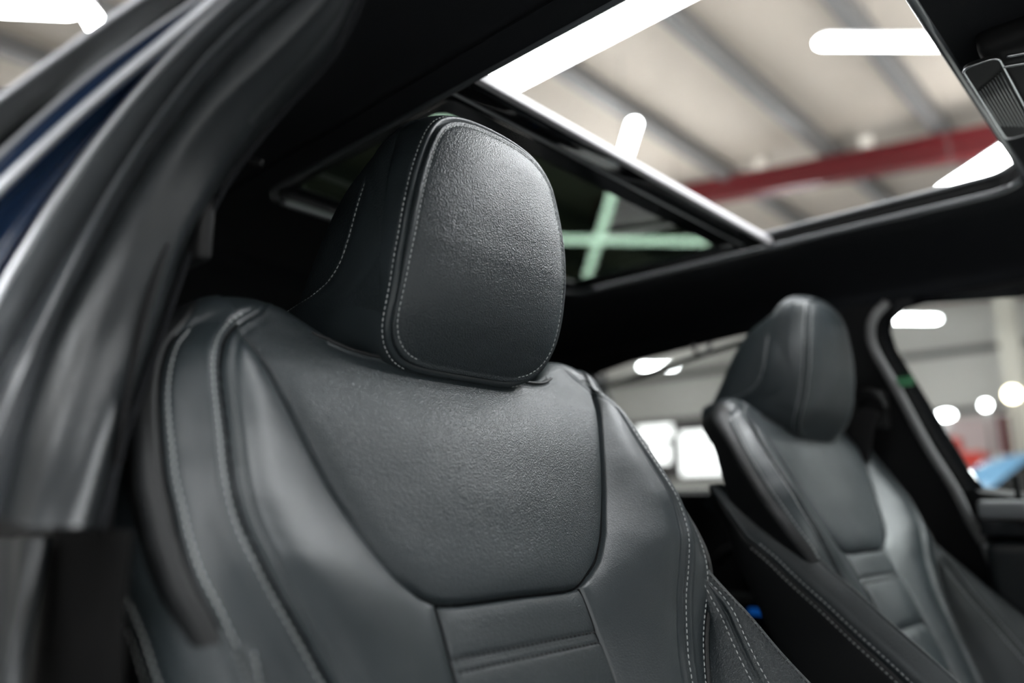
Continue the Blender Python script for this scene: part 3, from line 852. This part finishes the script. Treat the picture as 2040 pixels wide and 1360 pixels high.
box('centre_tunnel', (.813, .2, ZC - .48), (.20, 1.6, .28), M['plastic'], car, .02)

# ---- sunroof
sr = empty('sunroof', (0, 0, 0), car)
def loop_tube(name, pts, r, m, parent, sides=8, flat=1.0):
    C = np.array(pts, float); rings = []
    for i in range(len(C)):
        t, s, u = frame_of(C[(i + 1) % len(C)] - C[i - 1])
        a = np.linspace(0, 2 * np.pi, sides, endpoint=False)
        rings.append(C[i] + r * (np.cos(a)[:, None] * s + flat * np.sin(a)[:, None] * u))
    rings.append(rings[0])
    V, Q = quads(np.array(rings), wrap_j=True); return npobj(name, V, Q, m, parent)
loop_tube('opening_seal', [(x, y, ZR + ZC - .003) for x, y in hole], .0055, M['rubber'], sr)
# upstand of the opening between lining and roof skin
wallp = np.array([[(x, y, z + ZC) for x, y in hole + hole[:1]] for z in (ZR - .002, .474)])
V, Q = quads(wallp); npobj('opening_upstand', V, Q, M['plastic'], sr)
ins = rounded(RX0 + .006, RX1 - .006, RY0 + .006, RY1 - .006, .05)
loop_tube('opening_edge', [(x, y, ZR + ZC + .022) for x, y in ins], .0035, M['satin'], sr)
box('panel_edge', ((RX0 + RX1) / 2, .5345, ZR + ZC + .006), (RX1 - RX0 - .008, .010, .013), M['frame_grey'], sr, .002)
GY0 = .540
fo = rounded(RX0 + .004, RX1 - .004, GY0, RY1 - .004, .012); fi = rounded(RX0 + .035, RX1 - .034, GY0 + .078, RY1 - .045, .02)
V, Q = quads(np.array([[(x, y, ZR + ZC + .009) for x, y in L_ + L_[:1]] for L_ in (fo, fi)])); o = npobj('panel_frit', V, Q, M['gloss_black'], sr); solidify(o, .002, 0)
plate('tinted_panel', rounded(RX0 + .004, RX1 - .004, GY0, RY1 - .004, .012), [], lambda a, b: (a, b, ZR + ZC + .0125), M['tinted'], sr)
box('frit_line', ((RX0 + RX1) / 2, GY0 + .040, ZR + ZC + .0065), (RX1 - RX0 - .03, .0035, .002), M['satin'], sr, .0006)
tube('blind_pull', Z([(.518, .948, .432), (.60, .948, .432), (.74, .948, .432)]), .0055, M['satin'], sr)

# ---- lining in front of the opening: map lamp console and visor
cs = empty('overhead_console', (0, 0, 0), car)
box('console_body', (.90, .055, ZC + .436), (.25, .130, .030), M['plastic'], cs, .012)
lens = rounded(.785, .985, .104, .1345, .009)
P = []
plate('console_lens', lens, [], lambda a, b: (a, b, ZC + .4195), M['plastic'], cs, .004)
loop_tube('lens_rim', [(x, y, ZC + .4175) for x, y in lens], .0013, M['chrome'], cs)
for k in range(9):
    box('lens_rib', (.890, .108 + k * .0029, ZC + .4168), (.15 - .006 * k, .0011, .0022), M['gloss_black'], cs, .0003)
tube('console_button_rim', Z([(.79, .098, .4175), (.80, .075, .4175), (.815, .055, .4175)]), .0016, M['chrome'], cs)
tube('console_button_rim', Z([(.808, .104, .4175), (.818, .082, .4175), (.83, .065, .4175)]), .0016, M['chrome'], cs)
box('visor', (.60, -.02, ZC + .432), (.30, .14, .022), M['headliner'], car, .008)

# ---- far side of the body, with its two windows
def side_x(z): return 1.51 - .33 * z
def s3d(y, z, d=0.0): return (side_x(z) + d, y, z + ZC)
w_rear = [(1.057, .300), (.95, .317), (.68, .337), (.60, .338), (.575, .31), (.585, .20), (.61, .028), (.98, .030), (1.0, .10), (1.024, .20), (1.052, .285)]
w_front = [(.404, .268), (.407, .300), (.398, .322), (.372, .339), (.335, .343), (.20, .328), (-.20, .28), (-.55, .16), (-.60, .02), (.0, .015), (.255, .018), (.316, .027), (.330, .060)]
plate('side_trim', [(-.75, .352), (1.30, .352), (1.75, .30), (1.75, -.75), (-.75, -.75)], [w_rear[::-1], w_front[::-1]], lambda a, b: s3d(a, b), M['plastic'], car, .03)
# window frame lips in gloss black
def lip(name, pts, r, m, d=-.014, closed=True):
    loop_tube(name, [s3d(y, z, d) for y, z in catmull(pts + pts[:1], 90)[:-1]], r, m, car)
fd = empty('front_door', (0, 0, 0), car)
plate('window_frame', [(.436, .30), (.425, .335), (.38, .350), (.20, .338), (.20, .322), (.335, .336), (.368, .332), (.392, .316), (.399, .298), (.396, .268), (.322, .060), (.306, .027), (.345, .027), (.385, .12), (.425, .24)], [], lambda a, b: s3d(a, b, -.018), M['gloss_black'], fd, .006)
pyobj('side_window', [s3d(y, z, .012) for y, z in w_front], [tuple(range(len(w_front)))], M['clear'], fd, False)
box('window_sill', (1.475, -.05, ZC - .006), (.09, .72, .030), M['satin'], fd, .008)
box('sill_groove', (1.468, -.05, ZC - .034), (.07, .72, .026), M['gloss_black'], fd, .003)
box('door_card', (1.475, -.05, ZC - .16), (.07, .72, .21), M['dark_trim'], fd, .02)
tube('lock_pin', Z([(1.449, .253, .012), (1.448, .253, .036), (1.447, .253, .048)]), .0052, M['plastic'], fd)
rd = empty('rear_door', (0, 0, 0), car)
pyobj('side_window', [s3d(y, z, .012) for y, z in w_rear], [tuple(range(len(w_rear)))], M['clear'], rd, False)
bl_top = [(1.052, .268), (.68, .322), (.585, .33)]
pyobj('sunblind', [s3d(*p) for p in [(1.050, .266), (.68, .320), (.588, .33), (.60, .22), (.615, .03), (.985, .03), (1.0, .10), (1.024, .20)]], [tuple(range(8))], M['mesh'], rd, False)
tube('sunblind_rail', [s3d(y, z, -.004) for y, z in bl_top], .0058, M['plastic'], rd)
for y, z in ((1.040, .296), (.765, .326)):
    tube('blind_hook', [s3d(y + .018, z + .006, -.012), s3d(y + .016, z - .010, -.016), s3d(y, z - .017, -.018), s3d(y - .016, z - .010, -.016), s3d(y - .018, z + .004, -.012)], .0045, M['frame_grey'], rd)
box('rear_armrest', (1.44, .85, ZC - .20), (.09, .50, .06), M['plastic'], rd, .015)
tube('rear_door_pull', Z([(1.44, .785, -.110), (1.425, .76, -.092), (1.425, .735, -.080), (1.44, .715, -.072)]), .010, M['plastic'], rd)
box('trim_light', (1.389, .674, ZC - .193), (.012, .044, .011), M['blue_lens'], rd, .002)
# bright edge of the door seal down the pillar
tube('door_seal', Z([(1.370, .395, .345), (1.358, .412, .323), (1.366, .424, .299), (1.378, .424, .265), (1.401, .401, .194), (1.432, .372, .099), (1.455, .346, .031), (1.470, .332, -.020), (1.486, .319, -.060)]), .0080, M['seal_grey'], car, n=70)
tube('door_seal', Z([(1.486, .317, -.060), (1.512, .305, -.141), (1.538, .291, -.221), (1.56, .28, -.30)]), .0075, M['satin'], car, n=30)
box('frame_tag', (1.398, .389, ZC + .209), (.003, .030, .016), M['green'], car, .0005)

# ---- seat belts
def webbing(name, pts, width, m, parent, up=(1, 0, 0)):
    C = catmull(pts, 60); P = []
    for i in range(len(C)):
        t, s, u = frame_of(C[min(i + 1, 59)] - C[max(i - 1, 0)], up)
        q = np.linspace(-.5, .5, 9)
        P.append([C[i] + s * width * k + u * .0006 * math.cos(k * math.pi * 2) for k in q])
    V, Q = quads(np.array(P)); o = npobj(name, V, Q, m, parent); solidify(o, .0016, 0); return o
nb = empty('seat_belt', (.157, .452, ZC - .4))
tag(nb, 'black seat belt hanging down the near pillar beside the front seat', 'seat belt', 'front seat belts')
nbo = np.array(nb.location)
webbing('webbing', np.array(Z([(.180, .478, .170), (.165, .466, .12), (.156, .460, .06), (.153, .458, 0), (.153, .453, -.10), (.154, .450, -.30)])) - nbo, .047, M['belt'], nb)
webbing('folded_webbing', np.array(Z([(.165, .50, .100), (.160, .50, 0), (.160, .497, -.10), (.16, .495, -.30)])) - nbo, .050, M['belt'], nb)
box('belt_guide', np.array(Z((.197, .472, .178))) - nbo, (.010, .040, .052), M['plastic'], nb, .004)
fb = empty('seat_belt', (1.40, .45, ZC - .3))
tag(fb, 'black seat belt on its guide loop high on the far pillar', 'seat belt', 'front seat belts')
fbo = np.array(fb.location)
tube('guide_loop', np.array(Z([(1.385, .478, .140), (1.380, .472, .176), (1.375, .452, .194), (1.375, .430, .190), (1.380, .418, .165)])) - fbo, .0065, M['plastic'], fb)
box('guide_cover', np.array(Z((1.405, .445, .165))) - fbo, (.02, .05, .07), M['plastic'], fb, .008)
webbing('webbing', np.array(Z([(1.378, .452, .165), (1.372, .468, .10), (1.375, .485, 0), (1.38, .50, -.15)])) - fbo, .047, M['belt'], fb)

# ------------------------------------------------------------------ the workshop hall around the car
def proc(name, col, rough, var=.08, scale=.8):
    m = mat(name, col, rough)
    nt = m.node_tree; b = nt.nodes['Principled BSDF']
    tc = nt.nodes.new('ShaderNodeTexCoord'); n = nt.nodes.new('ShaderNodeTexNoise'); n.inputs['Scale'].default_value = scale; n.inputs['Detail'].default_value = 5
    nt.links.new(tc.outputs['Object'], n.inputs['Vector'])
    cr = nt.nodes.new('ShaderNodeMix'); cr.data_type = 'RGBA'
    cr.inputs[6].default_value = (*[c * (1 - var) for c in col], 1); cr.inputs[7].default_value = (*[min(1, c * (1 + var)) for c in col], 1)
    nt.links.new(n.outputs['Fac'], cr.inputs[0]); nt.links.new(cr.outputs[2], b.inputs['Base Color'])
    return m
M['ceiling'] = proc('cream_roof_sheet', (.42, .372, .312), .7)
M['wall'] = proc('pale_grey_wall', (.80, .78, .74), .8)
M['dark_wall'] = proc('charcoal_wall', (.24, .24, .25), .7)
M['mid_wall'] = proc('grey_shutter_wall', (.32, .32, .32), .7)
M['floor'] = proc('grey_epoxy_floor', (.48, .48, .47), .25)
M['purlin'] = proc('grey_steel_purlin', (.14, .135, .13), .5)
M['red_steel'] = proc('dark_red_steel', (.085, .001, .003), .5)
M['band'] = proc('dark_wall_band', (.12, .11, .11), .6)
M['post'] = proc('cream_post', (.70, .66, .58), .6)
M['tube'] = mat('lit_tube', (1, 1, 1), .5, emit=(.94, .975, 1), estr=TUBE_POWER)
M['soft_tube'] = mat('lit_wide_tube', (1, 1, 1), .5, emit=(.94, .975, 1), estr=15)
M['warm'] = mat('warm_lamp_glass', (1, 1, 1), .5, emit=(1, .85, .6), estr=14)
M['daylit'] = mat('daylit_pane', (1, 1, 1), .5, emit=(1, 1, 1), estr=2.2)  # evenly glowing white panes on the far wall
M['housing'] = mat('white_lamp_housing', (.8, .8, .8), .5)
M['blue_car'] = mat('light_blue_paint', (.20, .42, .66), .25, coat=.8)
M['red_gloss'] = mat('red_cabinet_paint', (.60, .03, .015), .35)
M['white_gloss'] = mat('white_cabinet_paint', (.75, .75, .73), .4)
M['tyre'] = mat('tyre_rubber', (.02, .02, .02), .7)

GX0, GX1, GY0_, GY1 = -6.0, 14.0, -8.0, 12.0
def st(o): o['kind'] = 'structure'; return o
st(box('floor', ((GX0 + GX1) / 2, (GY0_ + GY1) / 2, -.05), (GX1 - GX0, GY1 - GY0_, .10), M['floor']))
def zc_at(y): return ZC + 3.42 + .045 * (y - 1)
cl = pyobj('ceiling', [(GX0, GY0_, zc_at(GY0_)), (GX1, GY0_, zc_at(GY0_)), (GX1, GY1, zc_at(GY1)), (GX0, GY1, zc_at(GY1)),
                       (GX0, GY0_, zc_at(GY0_) + .1), (GX1, GY0_, zc_at(GY0_) + .1), (GX1, GY1, zc_at(GY1) + .1), (GX0, GY1, zc_at(GY1) + .1)],
           [(0, 3, 2, 1), (4, 5, 6, 7), (0, 1, 5, 4), (1, 2, 6, 5), (2, 3, 7, 6), (3, 0, 4, 7)], M['ceiling'], None, False)
st(cl)
HT = 5.3
# far wall with three glowing panes that stand for bright shapes, on a dark band
wy = [(9.35, 8.48, 1.40, 1.68), (9.6, 8.55, .88, 1.28), (8.3, 7.05, .62, 1.50)]
st(box('wall_far', (GX1 + .1, (GY0_ + GY1) / 2, HT / 2), (.2, GY1 - GY0_, HT), M['wall']))
st(box('wall_near', (GX0 - .1, (GY0_ + GY1) / 2, HT / 2), (.2, GY1 - GY0_, HT), M['dark_wall']))
st(box('wall_rear', ((GX0 + GX1) / 2, GY1 + .1, HT / 2), (GX1 - GX0, .2, HT), M['wall']))
st(box('wall_front', ((GX0 + GX1) / 2, GY0_ - .1, HT / 2), (GX1 - GX0, .2, HT), M['mid_wall']))
st(box('trim_1', (GX1 - .03, 8.3, ZC + 1.17), (.06, 3.6, 1.25), M['band']))
for i, (y0, y1, z0, z1) in enumerate(wy):
    o = pyobj('window_%d' % (i + 1), [(GX1 - .07, y0, ZC + z0), (GX1 - .07, y1, ZC + z0), (GX1 - .07, y1, ZC + z1), (GX1 - .07, y0 - (.55 if i == 2 else 0), ZC + z1), (GX1 - .065, y0, ZC + z0), (GX1 - .065, y1, ZC + z0), (GX1 - .065, y1, ZC + z1), (GX1 - .065, y0, ZC + z1)], [(0, 3, 2, 1), (4, 5, 6, 7)], M['daylit'], None, False)
    st(o)
st(box('trim_2', (GX1 - .04, 2.6, ZC + 2.50), (.08, 6.0, .10), M['purlin']))
st(box('trim_3', (GX1 - .04, 8.3, ZC + 2.72), (.08, 7.0, .14), M['purlin']))
st(box('trim_4', (GX1 - .04, 2.2, ZC + 1.52), (.08, 7.0, .08), M['band']))

NTH = 'first second third fourth fifth sixth seventh eighth ninth tenth eleventh twelfth thirteenth fourteenth fifteenth sixteenth seventeenth'.split()
# purlins run across the hall, parallel to the far wall's normal
for k, y in enumerate((-6.0, -4.95, -3.9, -2.8, -1.75, -.68, .40, 1.43, 2.37, 3.40, 4.45, 5.5, 6.6, 7.7, 8.8, 9.9, 11)):
    zz = zc_at(y)
    V, F = [], []
    for c, s_ in (((0, 0, -.075), (.035, 0, .15)), ((0, .05, -.145), (0, .10, .012)), ((0, .05, -.006), (0, .10, .012))):
        v, f = box_vf(((GX0 + GX1) / 2, y + c[1], zz + c[2]), (GX1 - GX0, max(s_[1], .035), s_[2]))
        F += [tuple(i + len(V) for i in q) for q in f]; V += list(v)
    o = pyobj('roof_purlin', V, F, M['purlin'], None, False)
    names = {6: 'grey roof purlin nearest the upper right corner of the sunroof', 7: 'grey roof purlin second from the front edge of the sunroof opening, under the bar lamp', 8: 'grey roof purlin through the middle of the sunroof opening',
             9: 'grey roof purlin just in front of the tinted glass panel edge', 10: 'grey roof purlin seen only through the tinted glass'}
    tag(o, names.get(k, 'grey roof purlin outside the sunroof view, %s counted from the front wall' % NTH[k]), 'purlin', 'roof purlins')

# pitched red rafters under the purlins
def rafter(name, x, label):
    sl = (3.338 - 3.012) / (3.805 - 1.04); rows = []
    root = None
    V, F = [], []
    def zc(y): return ZC + 3.012 + sl * (y - 1.04)
    for dz0, dz1, hw in ((-.13, .10, .012), (-.14, -.115, .075), (.085, .105, .075)):
        b0 = len(V)
        for y in (-3.5, 5.2):
            for xx in (-hw, hw):
                for dz in (dz0, dz1): V.append((x + xx, y, zc(y) + dz))
        F += [tuple(i + b0 for i in q) for q in [(0, 1, 3, 2), (4, 6, 7, 5), (0, 4, 5, 1), (2, 3, 7, 6), (0, 2, 6, 4), (1, 5, 7, 3)]]
    o = pyobj(name, V, F, M['red_steel'], None, False)
    tag(o, label, 'beam'); return o
rafter('red_rafter', 7.0, 'dark red steel beam crossing the roof seen through the sunroof')
rafter('red_rafter', 12.8, 'dark red steel beam near the far wall, above the far door window')
for y, lab in ((2.02, 'small pale junction box on the red beam, nearer the sunroof front'), (3.05, 'small pale junction box on the red beam, nearer the glass panel')):
    o = box('junction_box', (6.95, y, ZC + 3.012 + .118 * (y - 1.04) + .17), (.10, .10, .10), M['post'], None, .01)
    tag(o, lab, 'junction box')

# hanging lamps: housing, lit diffuser, two suspension wires
def batten(a, b, wd, label, group=None, z=2.6, hgt=.06, cat='lamp', m='tube'):
    a = np.array([a[0], a[1], ZC + z]); b = np.array([b[0], b[1], ZC + z])
    c = (a + b) / 2; L = np.linalg.norm(b - a); an = math.atan2(b[1] - a[1], b[0] - a[0])
    root = empty('ceiling_lamp', c); root.rotation_euler = (0, 0, an)
    tag(root, label, cat, group)
    # rounded lit tube
    prof = [(-L / 2, .25), (-L / 2 + .02 * wd / .1, .8), (-L / 2 + .05 * wd / .1, 1), (L / 2 - .05 * wd / .1, 1), (L / 2 - .02 * wd / .1, .8), (L / 2, .25)]
    sides = 12; rings = []
    for x, k in prof:
        t = np.linspace(0, 2 * np.pi, sides, endpoint=False)
        rings.append(np.stack([np.full(sides, x), np.cos(t) * wd / 2 * k, np.sin(t) * hgt / 2 * k], 1))
    V, Q = quads(np.array(rings), wrap_j=True)
    F = [tuple(q) for q in Q] + [tuple(range(sides))[::-1], tuple(range(len(V) - sides, len(V)))]
    pyobj('lit_tube', V, F, M[m], root)
    box('lamp_housing', (0, 0, hgt / 2 + .012), (L * .96, wd * .5, .02), M['housing'], root, .004)
    top = zc_at(c[1]) - c[2]
    for s_ in (-.35, .35):
        tube('wire', [(s_ * L, 0, hgt / 2), (s_ * L, 0, top)], .003, M['purlin'], root, sides=6)
    return root
def ext(p, q, t): return (p[0] + (q[0] - p[0]) * t, p[1] + (q[1] - p[1]) * t)
batten((1.37, -.75), (1.395, 1.68), .155, 'wide bright lamp above the car, largest lamp in the sunroof opening', z=1.2, m='soft_tube')
batten((4.01, 1.379), (5.5, -.19), .085, 'bright bar lamp at the upper right of the sunroof opening')
batten((4.05, 2.645), (6.91, 5.31), .085, 'bright lamp crossing the panel edge, green where seen through tinted glass')
batten((5.15, 4.93), (6.62, 3.50), .12, 'lamp seen only through the tinted glass as the level green bar')
batten((6.90, 1.45), (6.20, .70), .20, 'bright lamp at the far front corner of the sunroof opening')
batten((7.36, 3.38), (7.67, 2.80), .16, 'lamp at the far rear corner of the sunroof opening', z=2.75)
batten((.30, 4.72), (1.0, 4.08), .24, 'bright lamp at the upper left beyond the door frame, level one')
batten((1.03, 4.10), (1.22, 4.36), .10, 'bright lamp at the upper left, slanting off the level one')
batten((11.0, 8.60), (11.5, 8.10), .16, 'far lamp above the rear side window, left one')
batten((12.0, 7.95), (12.5, 7.45), .12, 'far lamp above the rear side window, right one')
batten((11.25, 3.28), (11.80, 2.72), .17, 'far lamp high in the far front door window')
# the hall's other lamps, all unseen, then fill lamps added round the car
ordn = ['first', 'second', 'third', 'fourth', 'fifth']
for j, y in enumerate((-6.6, -4.6, -2.6, -.9)):
    for i, x in enumerate((-4.2, -1.7, .8, 3.3, 5.7)):
        batten((x - .85, y), (x + .85, y), .20, 'white bar lamp, %s from the near wall in the %s row from the front wall' % (ordn[i], ordn[j]), 'lamp rows ahead of the car', z=2.75)
for (x, y), lb in (((-4.2, 2), 'near wall side, level with the seats'), ((-4.2, 5), 'near wall side, behind the car'), ((9.6, -3), 'over the front of the blue car'), ((9.6, -6), 'ahead of the blue car'),
                   ((9.5, 6), 'between the rafters behind the blue car'), ((6, 9.2), 'nearest the rear wall, middle of the hall'), ((2.0, 8), 'near the rear wall, straight behind the car')):
    batten((x - .85, y), (x + .85, y), .16, 'white bar lamp hanging ' + lb, 'lamps beside the car', z=2.75)
batten((-2.3, -.6), (-2.3, 1.4), .09, 'lengthwise white lamp hanging beside the open door', 'lamps beside the car', z=2.1)  # unseen, added so the pillar seals pick up streaks
batten((.9, -1.9), (3.1, -1.5), .32, 'white lamp hanging low across the nose of the car, in front of the seats', z=1.55)  # unseen lamp added to brighten the seat fronts
batten((1.3, -.95), (3.0, -.95), .30, 'white lamp hanging across just ahead of the sunroof, over the windscreen', z=2.0)  # unseen, added to lift the sheen on the upper shoulder panel
batten((3.3, -1.3), (3.3, .6), .18, 'lengthwise white lamp hanging on the far side of the car, abreast of the seats', z=1.9)  # unseen fill added for light from the far side

# things across the hall, seen through the far front window
def sphere(name, c, r, m, sc=(1, 1, 1)):
    bm = bmesh.new(); bmesh.ops.create_uvsphere(bm, u_segments=20, v_segments=12, radius=r)
    for v in bm.verts: v.co = Vector((v.co.x * sc[0] , v.co.y * sc[1], v.co.z * sc[2]))
    me = bpy.data.meshes.new(name); bm.to_mesh(me); bm.free()
    return link(name, me, m)
def work_lamp(pos, r, m, label, floor_pole=True, flat=1.0):
    root = empty('work_lamp', (pos[0], pos[1], 0)); tag(root, label, 'lamp')
    g = sphere('lamp_globe', pos, r, m, (.5, 1, flat)); g.parent = root; g.location = (0, 0, pos[2])
    tube('pole', [(.04, 0, .01), (.04, 0, pos[2])], .02, M['purlin'], root, sides=8)
    box('foot', (.04, 0, .015), (.2, .2, .03), M['purlin'], root, .005)
work_lamp((10.9, 1.82, ZC + 1.34), .085, M['warm'], 'warm round work lamp at the right edge of the far window')
work_lamp((10.9, 2.12, ZC + 1.23), .05, M['tube'], 'small white round lamp left of the warm one')
work_lamp((10.9, 2.58, ZC + 1.14), .10, M['tube'], 'white oblong lamp low in the far window, left of the round ones', flat=.5)
o = box('steel_post', (12.5, 2.02, 2.05), (.22, .26, 4.1), M['post']); tag(o, 'pale steel post at the right edge of the far front window', 'post')
o = box('red_column', (12.6, 2.25, 1.0), (.15, .15, 2.25), M['red_steel']); tag(o, 'dark red column standing behind the light blue car', 'column')
cab = empty('tool_cabinet', (11.7, 2.66, 0)); tag(cab, 'bright red tool cabinet standing behind the light blue car', 'cabinet')
box('cabinet_body', (0, 0, .80), (.5, .66, 1.54), M['red_gloss'], cab, .02)
box('cabinet_top', (0, .10, 1.67), (.3, .26, .22), M['red_gloss'], cab, .03)
for k in range(5): box('drawer', (-.255, 0, .25 + k * .22), (.02, .44, .19), M['red_gloss'], cab, .005)
for k in range(4): 
    c_ = tube('caster', [(-.2 if k % 2 else .2, -.2 if k < 2 else .2, .035), (-.2 if k % 2 else .2, -.16 if k < 2 else .24, .035)], .035, M['tyre'], cab, sides=10)
cb2 = empty('storage_cabinet', (11.85, 2.00, 0)); tag(cb2, 'white cabinet between the red cabinet and the dark red column', 'cabinet')
box('cabinet_body', (0, 0, .76), (.5, .55, 1.50), M['white_gloss'], cb2, .01)
box('cabinet_door', (-.26, 0, .72), (.02, .56, 1.3), M['white_gloss'], cb2, .005)
pst = box('wall_poster', (GX1 - .12, 2.9, ZC + 1.0), (.02, 1.1, .75), mat('pale_pink_panel', (.75, .60, .60), .6)); tag(pst, 'pale pink panel on the far wall behind the cabinets', 'panel')

# light blue car parked across the hall
bc = empty('parked_car', (9.4, -.05, 0)); tag(bc, 'light blue car parked across the hall, seen through the far window', 'car')
ys = [-2.25, -2.2, -1.9, -1.2, -.75, .1, 1.2, 1.75, 2.1, 2.22, 2.25]
zt = [.60, .72, .82, .92, .98, 1.36, 1.395, 1.33, 1.12, .98, .70]
hw = [.70, .80, .86, .88, .88, .88, .88, .87, .85, .82, .78]
rows = []
for y, z1, h_ in zip(np.linspace(-2.25, 2.25, 60), pchip(ys, zt)(np.linspace(-2.25, 2.25, 60)), pchip(ys, hw)(np.linspace(-2.25, 2.25, 60))):
    belt = min(z1, .93); tw = h_ - max(0, z1 - .93) * .55
    rows.append([(x, y, z) for x, z in [(-h_ * .93, .25), (-h_, .5), (-h_, belt - .05), (-h_ * .985, belt), (-tw, z1 - .05), (-tw * .85, z1), (0, z1 + .02), (tw * .85, z1), (tw, z1 - .05), (h_ * .985, belt), (h_, belt - .05), (h_, .5), (h_ * .93, .25)]])
V, Q = quads(np.array(rows, float)); F = [tuple(q) for q in Q] + [tuple(range(13)), tuple(range(len(V) - 13, len(V)))[::-1]]
bodyo = pyobj('body', V, F, M['blue_car'], bc)
for s_ in (-1, 1):
    tw_ = .885
    pyobj('side_glass', [(s_ * .872, -.62, .96), (s_ * .872, 1.85, .96), (s_ * .70, 1.45, 1.31), (s_ * .70, .05, 1.30)], [(0, 1, 2, 3)], M['gloss_black'], bc, False)
    for y in (-1.4, 1.35):
        t_ = tube('wheel', [(s_ * .68, y, .32), (s_ * .89, y, .32)], .32, M['tyre'], bc, sides=28)
tube('roof_aerial', [(0, 1.45, 1.40), (0, 1.55, 1.44)], .02, M['tyre'], bc)
